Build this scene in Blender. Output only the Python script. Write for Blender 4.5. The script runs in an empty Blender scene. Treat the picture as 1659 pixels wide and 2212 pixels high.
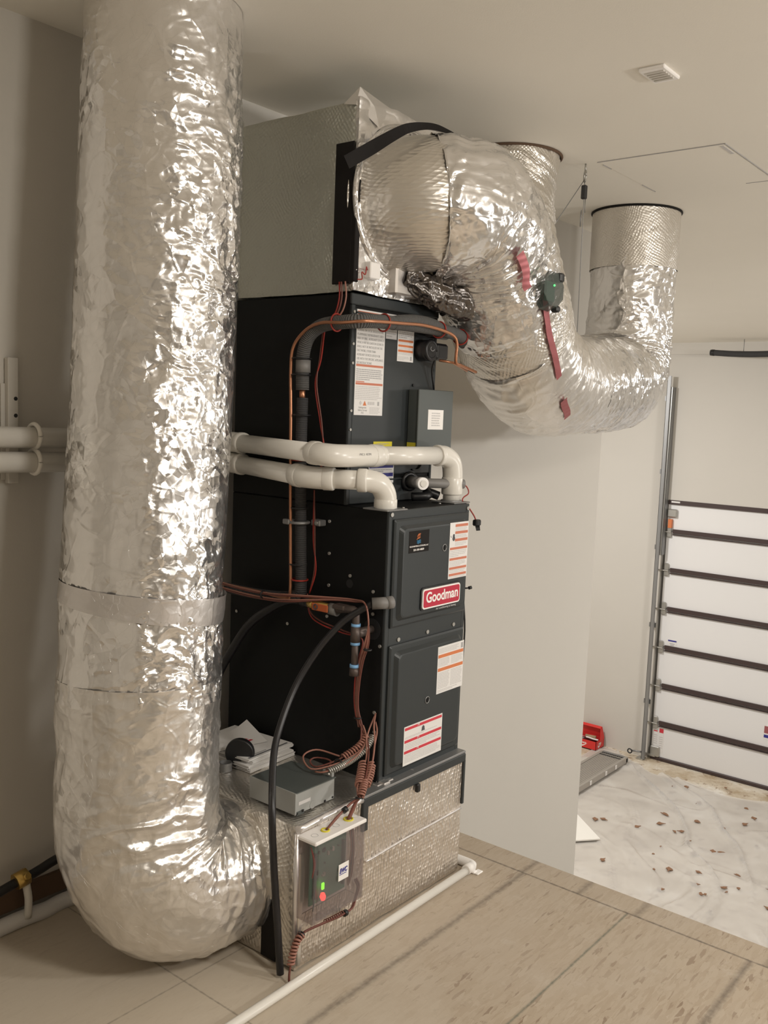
import bpy, math, random
import numpy as np
from mathutils import Vector, Matrix
random.seed(4)
SC = bpy.context.scene
COL = SC.collection
PI = math.pi

# ------------------------------------------------------------------ camera, world, lamps
cam = bpy.data.cameras.new('camera')
camo = bpy.data.objects.new('camera', cam); COL.objects.link(camo)
cam.sensor_fit = 'HORIZONTAL'; cam.sensor_width = 36.0
cam.lens = 2015.5 * 36.0 / 1659.0
cam.clip_start = 0.02
Rt = ((0.6288, -0.7766, 0.0389), (0.0590, 0.0975, 0.9935), (-0.7753, -0.6224, 0.1071))
M = Matrix(((Rt[0][0], Rt[1][0], Rt[2][0], -2.2412),
            (Rt[0][1], Rt[1][1], Rt[2][1], -1.7819),
            (Rt[0][2], Rt[1][2], Rt[2][2], 1.6218),
            (0, 0, 0, 1)))
camo.matrix_world = M
SC.camera = camo
SC.view_settings.view_transform = 'Standard'
SC.view_settings.look = 'None'
SC.view_settings.gamma = 1.0
SC.view_settings.use_curve_mapping = False
SC.view_settings.exposure = -0.05
w = bpy.data.worlds.new('world'); SC.world = w; w.use_nodes = True
w.node_tree.nodes['Background'].inputs[0].default_value = (1.0, 0.93, 0.82, 1)
w.node_tree.nodes['Background'].inputs[1].default_value = 0.05

def area(name, loc, target, size, power, color, sy=None):
    l = bpy.data.lights.new(name, 'AREA'); l.energy = power; l.color = color
    l.size = size
    if sy: l.shape = 'RECTANGLE'; l.size_y = sy
    o = bpy.data.objects.new(name, l); COL.objects.link(o)
    o.location = loc
    o.rotation_euler = (Vector(target) - Vector(loc)).to_track_quat('-Z', 'Y').to_euler()
    return o
WARM = (1.0, 0.90, 0.76)
area('work_lamp', (1.0, -3.7, 1.95), (0.3, 0.3, 1.2), 0.22, 42, (1.0, 0.965, 0.915))
area('ceiling_lamp', (-0.9, -2.6, 2.62), (-0.6, -1.4, 0.0), 0.4, 42, (1.0, 0.94, 0.85))
area('garage_lamp', (6.2, 4.4, 2.45), (7.5, 2.6, -3.0), 0.5, 175, (1.0, 0.975, 0.945))
area('garage_lamp', (5.6, -2.2, 2.2), (6.2, 0.0, -3.0), 0.8, 135, (1.0, 0.97, 0.93))
area('ceiling_fill', (3.2, -4.6, 0.6), (2.6, -.4, 2.7), 0.5, 38, (1.0, 0.965, 0.92))  # added fill without a fixture, aimed up to brighten the ceiling

# ------------------------------------------------------------------ materials
def mat(name, color=(.8, .8, .8), rough=.5, metal=0.0, **kw):
    m = bpy.data.materials.new(name); m.use_nodes = True
    b = m.node_tree.nodes['Principled BSDF']
    b.inputs['Base Color'].default_value = (*color, 1)
    b.inputs['Roughness'].default_value = rough
    b.inputs['Metallic'].default_value = metal
    for k, v in kw.items():
        b.inputs[k.replace('_', ' ')].default_value = v
    return m
class NT:
    def __init__(s, m):
        s.t = m.node_tree; s.b = s.t.nodes['Principled BSDF']
    def n(s, typ, **kw):
        x = s.t.nodes.new(typ)
        for k, v in kw.items():
            if k.startswith('i_'):
                key = k[2:]; key = int(key) if key.isdigit() else key.replace('_', ' ')
                x.inputs[key].default_value = v
            else: setattr(x, k, v)
        return x
    def l(s, a, b): s.t.links.new(a, b)
    def math(s, op, a, b=None, c=None):
        x = s.t.nodes.new('ShaderNodeMath'); x.operation = op
        for i, v in enumerate((a, b, c)):
            if v is None: continue
            if isinstance(v, (int, float)): x.inputs[i].default_value = v
            else: s.l(v, x.inputs[i])
        return x.outputs[0]
    def coord(s, which='Object', scale=(1, 1, 1), rot=(0, 0, 0), loc=(0, 0, 0)):
        tc = s.n('ShaderNodeTexCoord'); mp = s.n('ShaderNodeMapping')
        mp.inputs['Scale'].default_value = scale; mp.inputs['Rotation'].default_value = rot
        mp.inputs['Location'].default_value = loc
        s.l(tc.outputs[which], mp.inputs[0]); return mp.outputs[0]
    def noise(s, vec, scale, detail=3, rough=.5, dist=0.0):
        x = s.n('ShaderNodeTexNoise'); x.inputs['Scale'].default_value = scale
        x.inputs['Detail'].default_value = detail; x.inputs['Roughness'].default_value = rough
        x.inputs['Distortion'].default_value = dist
        s.l(vec, x.inputs['Vector']); return x
    def vor(s, vec, scale, feature='F1', rnd=1.0):
        x = s.n('ShaderNodeTexVoronoi'); x.feature = feature
        x.inputs['Scale'].default_value = scale; x.inputs['Randomness'].default_value = rnd
        s.l(vec, x.inputs['Vector']); return x
    def ramp(s, fac, stops):
        x = s.n('ShaderNodeValToRGB'); cr = x.color_ramp
        while len(cr.elements) < len(stops): cr.elements.new(.5)
        for e, (p, c) in zip(cr.elements, stops):
            e.position = p; e.color = (*c, 1) if len(c) == 3 else c
        s.l(fac, x.inputs[0]); return x.outputs[0]
    def mix(s, fac, a, b, blend='MIX'):
        x = s.n('ShaderNodeMix'); x.data_type = 'RGBA'; x.blend_type = blend
        for sock, v in ((x.inputs[0], fac), (x.inputs[6], a), (x.inputs[7], b)):
            if isinstance(v, (int, float)): sock.default_value = v
            elif isinstance(v, tuple): sock.default_value = (*v, 1)
            else: s.l(v, sock)
        return x.outputs[2]
    def bump(s, h, strength=.5, dist=.01, prev=None):
        x = s.n('ShaderNodeBump'); x.inputs['Strength'].default_value = strength
        x.inputs['Distance'].default_value = dist
        s.l(h, x.inputs['Height'])
        if prev is not None: s.l(prev, x.inputs['Normal'])
        return x.outputs[0]

def wall_mat(name, col):
    m = mat(name, col, .75); t = NT(m); v = t.coord()
    n = t.noise(v, 220, 3); t.l(t.bump(n.outputs[0], .12, .002), t.b.inputs['Normal'])
    n2 = t.noise(v, 1.2, 4)
    t.l(t.mix(n2.outputs[0], tuple(c * .97 for c in col), tuple(min(1, c * 1.03) for c in col)), t.b.inputs['Base Color'])
    return m
M_wall = wall_mat('painted_drywall', (.61, .58, .53))
M_ceil = wall_mat('painted_ceiling', (.88, .84, .76))

def foil_mat(name, base=(.84, .82, .79), rough=.36, kind='crumple', amt=1.0, coat=.5):
    m = mat(name, base, rough, .88); t = NT(m)
    tc = t.n('ShaderNodeTexCoord'); uv = tc.outputs['UV']
    wn = t.noise(uv, 5, 2)          # warp the coordinates so that creases wander
    wv = t.n('ShaderNodeVectorMath', operation='MULTIPLY_ADD')
    t.l(wn.outputs['Color'], wv.inputs[0]); wv.inputs[1].default_value = (.08, .08, .08); t.l(uv, wv.inputs[2])
    v = wv.outputs[0]
    prev = None
    if kind in ('crumple', 'smooth'):
        big = t.noise(uv, 2.6, 3)
        mask = t.ramp(big.outputs[0], [(.40, (.06,) * 3), (.62, (1, 1, 1))])
        def facets(scale, k):       # flat creased facets, each tilted its own way
            x = t.vor(v, scale, 'F1', 1.0); sc = t.n('ShaderNodeVectorMath', operation='SCALE'); sc.inputs['Scale'].default_value = scale
            d = t.n('ShaderNodeVectorMath', operation='SUBTRACT'); t.l(v, d.inputs[0]); t.l(x.outputs['Position'], d.inputs[1]); t.l(d.outputs[0], sc.inputs[0])
            c = t.n('ShaderNodeVectorMath', operation='SUBTRACT'); t.l(x.outputs['Color'], c.inputs[0]); c.inputs[1].default_value = (.5, .5, .5)
            p = t.n('ShaderNodeVectorMath', operation='DOT_PRODUCT'); t.l(sc.outputs[0], p.inputs[0]); t.l(c.outputs[0], p.inputs[1])
            return t.math('MULTIPLY', p.outputs['Value'], k)
        h = t.math('ADD', facets(14, 1.0), facets(42, .40))
        e = t.vor(v, 10, 'DISTANCE_TO_EDGE'); e2 = t.vor(uv, 27, 'DISTANCE_TO_EDGE')
        le = t.math('SMOOTH_MIN', t.math('MULTIPLY', e.outputs['Distance'], 16.0), 1.0, .3)
        le2 = t.math('SMOOTH_MIN', t.math('MULTIPLY', e2.outputs['Distance'], 9.0), 1.0, .3)
        h = t.math('MULTIPLY', h, mask)
        prev = t.bump(t.math('ADD', le, t.math('MULTIPLY', t.math('MULTIPLY', le2, mask), .6)), .35 * amt, .0016)
        prev = t.bump(h, min(1, .8 * amt), .020 * amt, prev)
        mp = t.n('ShaderNodeMapping'); mp.inputs['Scale'].default_value = (1.0, 11, 1); t.l(v, mp.inputs[0])
        r = t.noise(mp.outputs[0], 2.0, 4, .6); r.noise_type = 'RIDGED_MULTIFRACTAL'
        prev = t.bump(r.outputs[0], .35, .006 * amt, prev)   # rings pulled round the duct
    elif kind == 'bubble':
        mp = t.n('ShaderNodeMapping'); mp.inputs['Rotation'].default_value = (0, 0, .5); t.l(v, mp.inputs[0])
        a = t.vor(mp.outputs[0], 82, 'F1', .15)
        hh = t.math('SUBTRACT', .6, a.outputs['Distance'])
        prev = t.bump(hh, .55 * amt, .0045)
        r = t.noise(uv, 4, 4, .6, .6); prev = t.bump(r.outputs[0], .5, .02 * amt, prev)
        q = t.noise(uv, 45, 3, .6); prev = t.bump(q.outputs[0], .35, .004 * amt, prev)
    elif kind == 'quilt':
        mp = t.n('ShaderNodeMapping'); mp.inputs['Scale'].default_value = (1, .22, 1); t.l(v, mp.inputs[0])
        a = t.vor(mp.outputs[0], 120, 'F1', .8)
        prev = t.bump(a.outputs['Distance'], .75 * amt, .006)
        b = t.vor(uv, 75, 'F1', .3); prev = t.bump(b.outputs['Distance'], .5 * amt, .004, prev)
    t.l(prev, t.b.inputs['Normal']); t.l(prev, t.b.inputs['Coat Normal'])
    t.b.inputs['Coat Weight'].default_value = coat; t.b.inputs['Coat Roughness'].default_value = .10; t.b.inputs['Coat IOR'].default_value = 1.7
    dn = t.noise(uv, 2.2, 5, .65)
    t.l(t.ramp(dn.outputs[0], [(0.3, (rough * .8,) * 3), (.75, (rough * 1.35,) * 3)]), t.b.inputs['Roughness'])
    t.l(t.mix(dn.outputs[0], tuple(c * .93 for c in base), base), t.b.inputs['Base Color'])
    return m
M_foil = foil_mat('foil_jacket', (.83, .80, .76), .33)
M_foil2 = foil_mat('foil_crumpled', (.86, .84, .82), .23, 'crumple', 1.25, .9)
M_foild = foil_mat('foil_dull', (.70, .66, .62), .42, 'smooth', .5)
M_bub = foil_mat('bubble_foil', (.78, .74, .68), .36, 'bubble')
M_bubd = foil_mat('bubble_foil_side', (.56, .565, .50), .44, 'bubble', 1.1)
M_quilt = foil_mat('reflective_wrap', (.82, .75, .67), .36, 'quilt', 1.0, 1.0)
M_foilrefl = mat('foil_dark_reflection', (.17, .155, .145), .26, .9)  # foil with the black furnace's dark reflection put into its colour
M_tape = foil_mat('foil_tape', (.80, .77, .76), .34, 'smooth', .35)
M_tape2 = foil_mat('wrinkled_tape', (.72, .69, .67), .36, 'crumple', .7)
M_redtape = mat('red_print_tape', (.40, .13, .14), .4, .5)
M_paper = mat('paper', (.78, .76, .74), .6)
M_papg = mat('print_grey', (.42, .41, .41), .7)
M_papl = mat('print_light_grey', (.60, .58, .57), .7)
M_papd = mat('print_dark', (.08, .08, .09), .7)
M_orange = mat('print_orange', (.66, .20, .07), .55)
M_orange2 = mat('print_salmon', (.58, .19, .11), .55)
M_red = mat('print_red', (.62, .04, .06), .5)
M_badge = mat('badge_red', (.50, .02, .05), .35)
M_white = mat('badge_white', (.90, .87, .84), .4)
M_blue = mat('print_blue', (.03, .03, .24), .5)
M_yell = mat('print_yellow', (.72, .62, .04), .5)
M_lblue = mat('light_blue_tape', (.22, .45, .75), .5)
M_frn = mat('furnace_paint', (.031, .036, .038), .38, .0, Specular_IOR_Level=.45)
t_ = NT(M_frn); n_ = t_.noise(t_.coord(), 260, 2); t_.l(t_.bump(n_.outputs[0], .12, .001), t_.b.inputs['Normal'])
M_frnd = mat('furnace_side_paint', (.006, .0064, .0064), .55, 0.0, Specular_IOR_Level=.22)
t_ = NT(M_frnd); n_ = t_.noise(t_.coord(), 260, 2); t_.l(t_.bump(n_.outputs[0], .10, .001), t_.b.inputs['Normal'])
M_blk = mat('black_plastic', (.012, .012, .013), .4)
M_blkt = mat('black_tape', (.012, .010, .009), .7, 0.0, Specular_IOR_Level=.2)
M_rub = mat('black_rubber_hose', (.014, .013, .014), .38)
M_foam = mat('foam_insulation', (.040, .039, .040), .72)
t_ = NT(M_foam); v_ = t_.coord('UV'); wv_ = t_.n('ShaderNodeTexWave'); wv_.bands_direction = 'Y'
wv_.inputs['Scale'].default_value = 45; wv_.inputs['Distortion'].default_value = 1.2; t_.l(v_, wv_.inputs[0])
t_.l(t_.bump(wv_.outputs[0], .6, .003), t_.b.inputs['Normal'])
M_foamg = mat('foam_insulation_grey', (.115, .112, .108), .75)
t_ = NT(M_foamg); v_ = t_.coord('UV'); wv_ = t_.n('ShaderNodeTexWave'); wv_.bands_direction = 'Y'
wv_.inputs['Scale'].default_value = 45; wv_.inputs['Distortion'].default_value = 1.2; t_.l(v_, wv_.inputs[0])
t_.l(t_.bump(wv_.outputs[0], .8, .005), t_.b.inputs['Normal'])
M_cu = mat('copper', (.55, .26, .15), .38, .9)
M_wire = mat('thermostat_wire_brown', (.17, .055, .04), .5)
M_wirel = mat('thermostat_wire_tan', (.33, .15, .11), .5)
M_wirer = mat('wire_red', (.34, .03, .02), .45)
M_pvc = mat('pvc_white', (.77, .74, .68), .28)
M_pvcg = mat('pvc_grey', (.20, .19, .18), .5)
M_galv = mat('galvanised_steel', (.48, .47, .44), .38, .75)
M_galvd = mat('zinc_grey', (.30, .30, .30), .45, .6)
M_boxg = mat('grey_enamel', (.34, .345, .33), .42)
M_boxd = mat('grey_green_enamel', (.085, .096, .092), .45)
M_brass = mat('brass', (.62, .42, .13), .3, .9)
M_orh = mat('orange_handle', (.55, .13, .04), .4)
M_iron = mat('black_iron', (.11, .085, .075), .5, .5)
M_pcb = mat('circuit_board_green', (.10, .24, .17), .5)
M_pcbw = mat('clear_box_base', (.52, .47, .43), .4)
def clear_mat(name, col, a):
    m = bpy.data.materials.new(name); m.use_nodes = True; t = m.node_tree
    for n in list(t.nodes): t.nodes.remove(n)
    o = t.nodes.new('ShaderNodeOutputMaterial'); mx = t.nodes.new('ShaderNodeMixShader')
    tr = t.nodes.new('ShaderNodeBsdfTransparent'); pb = t.nodes.new('ShaderNodeBsdfPrincipled')
    tr.inputs[0].default_value = (.88, .86, .86, 1)
    pb.inputs['Base Color'].default_value = (*col, 1); pb.inputs['Roughness'].default_value = .15
    mx.inputs[0].default_value = a
    t.links.new(tr.outputs[0], mx.inputs[1]); t.links.new(pb.outputs[0], mx.inputs[2]); t.links.new(mx.outputs[0], o.inputs[0])
    return m
M_clear = clear_mat('clear_plastic', (.60, .57, .55), .09)
M_smoke = clear_mat('smoky_plastic', (.10, .12, .11), .62)
M_sheet = clear_mat('plastic_film', (.88, .86, .82), .50)
def emis(name, col, s):
    m = mat(name, col, .4); b = m.node_tree.nodes['Principled BSDF']
    b.inputs['Emission Color'].default_value = (*col, 1); b.inputs['Emission Strength'].default_value = s; return m
M_ledg = emis('led_green', (.25, 1.0, .04), 2.2)
M_ledr = emis('led_red', (1.0, .07, .06), 2.6)
M_ledg2 = emis('led_green_small', (.1, .9, .2), 1.5)
M_door = mat('door_panel_white', (.80, .79, .785), .55)
M_strip = mat('door_strut_brown', (.055, .035, .033), .45)
M_box = mat('shoebox_red', (.68, .035, .03), .5)
M_alu = mat('aluminium_plank', (.50, .47, .43), .4, .6)
M_board = mat('white_board', (.86, .83, .77), .6)
M_wood = mat('wood_scrap', (.26, .14, .08), .8)
M_lumber = mat('sill_lumber', (.115, .068, .04), .85)
M_card = mat('cardboard_tan', (.40, .28, .16), .7)

def osb():
    m = mat('osb_platform', (.45, .36, .27), .7); t = NT(m)
    tc = t.n('ShaderNodeTexCoord')
    cols = []
    base = None
    for i, (ang, s) in enumerate(((.25, 11), (1.15, 13), (2.3, 12), (2.85, 15), (1.9, 24))):
        mp = t.n('ShaderNodeMapping'); mp.inputs['Rotation'].default_value = (0, 0, ang)
        mp.inputs['Scale'].default_value = (1, 5.5, 1); mp.inputs['Location'].default_value = (i * 3.1, i * 1.7, 0)
        t.l(tc.outputs['Object'], mp.inputs[0])
        n = t.noise(mp.outputs[0], 14, 3)
        wv = t.n('ShaderNodeVectorMath', operation='MULTIPLY_ADD'); t.l(n.outputs['Color'], wv.inputs[0])
        wv.inputs[1].default_value = (.07, .07, 0); t.l(mp.outputs[0], wv.inputs[2])
        v = t.vor(wv.outputs[0], s, 'F1', 1.0)
        sep = t.n('ShaderNodeSeparateColor'); t.l(v.outputs['Color'], sep.inputs[0])
        c = t.ramp(sep.outputs[0], [(0, (.26, .185, .125)), (.09, (.41, .325, .235)), (.5, (.445, .362, .27)), (1, (.49, .41, .315))])
        base = c if base is None else t.mix(t.math('GREATER_THAN', sep.outputs[1], .6), base, c)
    obj = tc.outputs['Object']
    dn = t.noise(obj, 1.7, 6, .65)
    dust = t.ramp(dn.outputs[0], [(.34, (0, 0, 0)), (.60, (1, 1, 1))])
    col = t.mix(t.math('MULTIPLY', dust, .62), base, (.50, .43, .35))
    gr = t.noise(obj, 26, 4, .7)
    col = t.mix(t.math('MULTIPLY', t.ramp(gr.outputs[0], [(.60, (0, 0, 0)), (.74, (1, 1, 1))]), .4), col, (.20, .14, .09))
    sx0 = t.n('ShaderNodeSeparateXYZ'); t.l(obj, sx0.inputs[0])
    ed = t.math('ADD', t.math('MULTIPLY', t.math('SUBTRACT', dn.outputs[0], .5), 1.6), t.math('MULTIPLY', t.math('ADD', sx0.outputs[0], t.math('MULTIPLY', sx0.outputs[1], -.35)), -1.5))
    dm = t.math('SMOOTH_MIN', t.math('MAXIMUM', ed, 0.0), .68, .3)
    col = t.mix(dm, col, (.60, .53, .43))  # lighter towards the left: dust, plus missing lamp light put into the colour
    # paint / plaster overspray blotches
    bl = t.noise(obj, 6.5, 5, .7)
    col = t.mix(t.math('MULTIPLY', t.ramp(bl.outputs[0], [(.60, (0, 0, 0)), (.70, (1, 1, 1))]), .45), col, (.60, .54, .46))
    sx = t.n('ShaderNodeSeparateXYZ'); t.l(obj, sx.inputs[0])
    X, Y = sx.outputs[0], sx.outputs[1]
    jn = t.noise(obj, 60, 2)
    def line(a, pos, wd, st, c=(.12, .10, .08), lim=None):
        nonlocal col
        d = t.math('ABSOLUTE', t.math('SUBTRACT', a, pos))
        d = t.math('ADD', d, t.math('MULTIPLY', t.math('SUBTRACT', jn.outputs[0], .5), wd * 1.2))
        f = t.math('MULTIPLY', t.math('SUBTRACT', 1.0, t.math('SMOOTH_MIN', t.math('DIVIDE', d, wd), 1.0, .4)), st)
        f = t.math('MAXIMUM', f, 0.0)
        if lim:
            op, b, val = lim
            f = t.math('MULTIPLY', f, t.math(op, b, val))
        col = t.mix(f, col, c)
    line(Y, -.217, .018, .55, lim=('LESS_THAN', X, .585)); line(Y, -1.012, .017, .6, lim=('LESS_THAN', X, .585)); line(Y, -1.41, .017, .5)
    line(Y, -.614, .006, .8, (.16, .17, .13), lim=('LESS_THAN', X, .585))
    for yy in (-.21, -.43, -.64, -1.06): line(Y, yy, .018, .5, lim=('GREATER_THAN', X, .585))
    line(X, .587, .006, .85)
    line(X, -.63, .004, .55); line(Y, .17, .004, .45, lim=('LESS_THAN', X, -.40)); line(X, -1.85, .005, .8)
    t.l(col, t.b.inputs['Base Color'])
    t.l(t.bump(gr.outputs[0], .25, .003), t.b.inputs['Normal'])
    return m
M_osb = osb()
def conc():
    m = mat('dusty_concrete', (.6, .55, .45), .7); t = NT(m); v = t.coord()
    a = t.noise(v, 1.6, 7, .7); b = t.noise(v, 7, 5, .7, .6)
    c = t.ramp(a.outputs[0], [(.35, (.44, .34, .22)), (.5, (.66, .58, .46)), (.62, (.80, .76, .68))])
    c = t.mix(t.math('MULTIPLY', t.ramp(b.outputs[0], [(.56, (0, 0, 0)), (.64, (1, 1, 1))]), .8), c, (.30, .20, .12))
    t.l(c, t.b.inputs['Base Color']); return m
M_conc = conc()

# ------------------------------------------------------------------ geometry helpers
class MB:
    """collects geometry in world coordinates, several material slots"""
    def __init__(s): s.v = []; s.f = []; s.m = []; s.uv = []; s.mats = []; s.sm = []
    def mi(s, m):
        if m not in s.mats: s.mats.append(m)
        return s.mats.index(m)
    def add(s, vs, fs, m, uvs=None, smooth=False):
        o = len(s.v); s.v.extend([tuple(x) for x in vs]); k = s.mi(m)
        for i, f in enumerate(fs):
            s.f.append(tuple(o + j for j in f)); s.m.append(k); s.sm.append(smooth)
            s.uv.append(uvs[i] if uvs is not None else None)
        return s
    def box(s, a, b, m, bev=0.0):
        x0, y0, z0 = [min(p, q) for p, q in zip(a, b)]; x1, y1, z1 = [max(p, q) for p, q in zip(a, b)]
        if bev > 0:
            bev = min(bev, (x1 - x0) * .49, (y1 - y0) * .49, (z1 - z0) * .49)
            vs = []; idx = {}
            for i, X in enumerate((x0, x1)):
                for j, Y in enumerate((y0, y1)):
                    for k, Z in enumerate((z0, z1)):
                        sx, sy, sz = (1, -1)[i], (1, -1)[j], (1, -1)[k]
                        idx[i, j, k, 0] = len(vs); vs.append((X, Y + sy * bev, Z + sz * bev))
                        idx[i, j, k, 1] = len(vs); vs.append((X + sx * bev, Y, Z + sz * bev))
                        idx[i, j, k, 2] = len(vs); vs.append((X + sx * bev, Y + sy * bev, Z))
            fs = []
            for i in (0, 1):
                q = [idx[i, 0, 0, 0], idx[i, 1, 0, 0], idx[i, 1, 1, 0], idx[i, 0, 1, 0]]; fs.append(q if i else q[::-1])
                q = [idx[0, i, 0, 1], idx[0, i, 1, 1], idx[1, i, 1, 1], idx[1, i, 0, 1]]; fs.append(q if i else q[::-1])
                q = [idx[0, 0, i, 2], idx[1, 0, i, 2], idx[1, 1, i, 2], idx[0, 1, i, 2]]; fs.append(q if i else q[::-1])
            for i in (0, 1):
                for j in (0, 1):
                    fs.append([idx[i, j, 0, 0], idx[i, j, 1, 0], idx[i, j, 1, 1], idx[i, j, 0, 1]])
                    fs.append([idx[i, 0, j, 0], idx[i, 1, j, 0], idx[i, 1, j, 2], idx[i, 0, j, 2]])
                    fs.append([idx[0, i, j, 1], idx[1, i, j, 1], idx[1, i, j, 2], idx[0, i, j, 2]])
            for i in (0, 1):
                for j in (0, 1):
                    for k in (0, 1): fs.append([idx[i, j, k, 0], idx[i, j, k, 1], idx[i, j, k, 2]])
            return s.add(vs, fs, m)
        vs = [(x, y, z) for x in (x0, x1) for y in (y0, y1) for z in (z0, z1)]
        return s.add(vs, [(0, 1, 3, 2), (4, 6, 7, 5), (0, 4, 5, 1), (2, 3, 7, 6), (0, 2, 6, 4), (1, 5, 7, 3)], m)
    def quad(s, p, m): return s.add(p, [tuple(range(len(p)))], m)
    def tube(s, path, r, m, seg=10, cap=True, smooth=True):
        P = [Vector(p) for p in path]; n = len(P)
        T = [(P[min(i + 1, n - 1)] - P[max(i - 1, 0)]).normalized() for i in range(n)]
        up = Vector((0, 0, 1)) if abs(T[0].z) < .9 else Vector((1, 0, 0))
        N = T[0].cross(up).normalized(); vs = []; L = 0; uvs = []; Ls = []
        for i in range(n):
            N = (N - T[i] * N.dot(T[i])).normalized(); Bn = T[i].cross(N)
            if i: L += (P[i] - P[i - 1]).length
            Ls.append(L); ri = r[i] if hasattr(r, '__len__') else r
            for k in range(seg):
                a = 2 * PI * k / seg; vs.append(P[i] + (N * math.cos(a) + Bn * math.sin(a)) * ri)
        fs = []
        for i in range(n - 1):
            for k in range(seg):
                k2 = (k + 1) % seg
                fs.append((i * seg + k, (i + 1) * seg + k, (i + 1) * seg + k2, i * seg + k2))
                uvs.append([(k / seg * .3, Ls[i]), (k / seg * .3, Ls[i + 1]), ((k + 1) / seg * .3, Ls[i + 1]), ((k + 1) / seg * .3, Ls[i])])
        s.add(vs, fs, m, uvs, smooth)
        if cap:
            o = len(s.v) - len(vs)
            s.f.append(tuple(o + k for k in range(seg))); s.m.append(s.mi(m)); s.sm.append(False); s.uv.append(None)
            s.f.append(tuple(o + (n - 1) * seg + k for k in reversed(range(seg)))); s.m.append(s.mi(m)); s.sm.append(False); s.uv.append(None)
        return s
    def cyl(s, a, b, r, m, seg=20): return s.tube([a, b], r, m, seg)
    def disc(s, c, nrm, r, m, seg=16, depth=.002):
        c = Vector(c); nrm = Vector(nrm).normalized(); return s.cyl(c, c + nrm * depth, r, m, seg)
    def torus(s, c, nrm, R, r, m, seg=28, sec=8, arc=1.0, start=0.0):
        nrm = Vector(nrm).normalized(); up = Vector((0, 0, 1)) if abs(nrm.z) < .9 else Vector((1, 0, 0))
        a = nrm.cross(up).normalized(); b = nrm.cross(a); c = Vector(c)
        n = int(seg * arc) + 1
        return s.tube([c + (a * math.cos(start + 2 * PI * i / seg) + b * math.sin(start + 2 * PI * i / seg)) * R for i in range(n)], r, m, sec)
def origin_of(o):
    while o.parent: o = o.parent
    return o.location.copy()
def build(name, mb, parent=None, loc=None):
    me = bpy.data.meshes.new(name)
    if parent is not None: off = origin_of(parent)
    else:
        A = np.array(mb.v); off = Vector(loc) if loc is not None else Vector(((A[:, 0].min() + A[:, 0].max()) / 2, (A[:, 1].min() + A[:, 1].max()) / 2, A[:, 2].min()))
    me.from_pydata([(x - off[0], y - off[1], z - off[2]) for x, y, z in mb.v], [], mb.f)
    for m in mb.mats: me.materials.append(m)
    me.polygons.foreach_set('material_index', mb.m)
    me.polygons.foreach_set('use_smooth', mb.sm)
    if any(u is not None for u in mb.uv):
        ul = me.uv_layers.new(name='UVMap'); d = []
        for f, u in zip(mb.f, mb.uv):
            if u is None: d += [0.0] * (2 * len(f))
            else:
                for q in u: d += [q[0], q[1]]
        ul.data.foreach_set('uv', d)
    me.update()
    o = bpy.data.objects.new(name, me); COL.objects.link(o)
    if parent is not None: o.parent = parent
    else: o.location = off
    return o
def thing(name, label, cat, loc, group=None):
    o = bpy.data.objects.new(name, None); COL.objects.link(o); o.location = loc; o.empty_display_size = .05
    o['label'] = label; o['category'] = cat
    if group: o['group'] = group
    return o
def tag(o, label, cat, group=None, kind=None):
    o['label'] = label; o['category'] = cat
    if group: o['group'] = group
    if kind: o['kind'] = kind
    return o
def struct(o): o['kind'] = 'structure'; return o
def dup(o, name=None):
    c = o.copy(); COL.objects.link(c)
    for ch in list(o.children):
        k = dup(ch); k.parent = c
    return c

# fast value noise -----------------------------------------------------------
def _h(ix, iy, iz, seed):
    n = (ix.astype(np.int64) * 374761393 + iy.astype(np.int64) * 668265263 + iz.astype(np.int64) * 2147483647 + seed * 1274126177) & 0xffffffff
    n = ((n ^ (n >> 13)) * 1274126177) & 0xffffffff
    n = (n ^ (n >> 16)) & 0xffff
    return n / 65535.0
def vn(P, seed=0):
    P = np.asarray(P, float); I = np.floor(P); F = P - I; F = F * F * (3 - 2 * F)
    x, y, z = I[..., 0], I[..., 1], I[..., 2]; fx, fy, fz = F[..., 0], F[..., 1], F[..., 2]
    r = 0
    for dx in (0, 1):
        for dy in (0, 1):
            for dz in (0, 1):
                wgt = (fx if dx else 1 - fx) * (fy if dy else 1 - fy) * (fz if dz else 1 - fz)
                r = r + wgt * _h(x + dx, y + dy, z + dz, seed)
    return r * 2 - 1
def fbm(P, o=4, seed=0):
    r = 0; a = 1; P = np.asarray(P, float)
    for i in range(o): r = r + a * vn(P * (2.03 ** i) + i * 7.3, seed + i); a *= .5
    return r
def ridged(P, o=3, seed=0):
    r = 0; a = 1; P = np.asarray(P, float)
    for i in range(o): r = r + a * (1 - np.abs(vn(P * (2.1 ** i) + i * 5.1, seed + i)) * 2); a *= .5
    return r
def spline(pts, n):
    P = np.array(pts, float); Q = np.vstack([2 * P[0] - P[1], P, 2 * P[-1] - P[-2]]); out = []
    for i in range(1, len(Q) - 2):
        k = 24; t = np.linspace(0, 1, k, endpoint=False)[:, None]
        a, b, c, d = Q[i - 1], Q[i], Q[i + 1], Q[i + 2]
        out.append(.5 * ((2 * b) + (-a + c) * t + (2 * a - 5 * b + 4 * c - d) * t ** 2 + (-a + 3 * b - 3 * c + d) * t ** 3))
    out.append(P[-1:]); C = np.vstack(out)
    L = np.r_[0, np.cumsum(np.linalg.norm(np.diff(C, axis=0), axis=1))]
    s = np.linspace(0, L[-1], n)
    return np.stack([np.interp(s, L, C[:, i]) for i in range(3)], 1), s
def sp(pts, n=40): return [tuple(p) for p in spline(pts, n)[0]]

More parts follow.
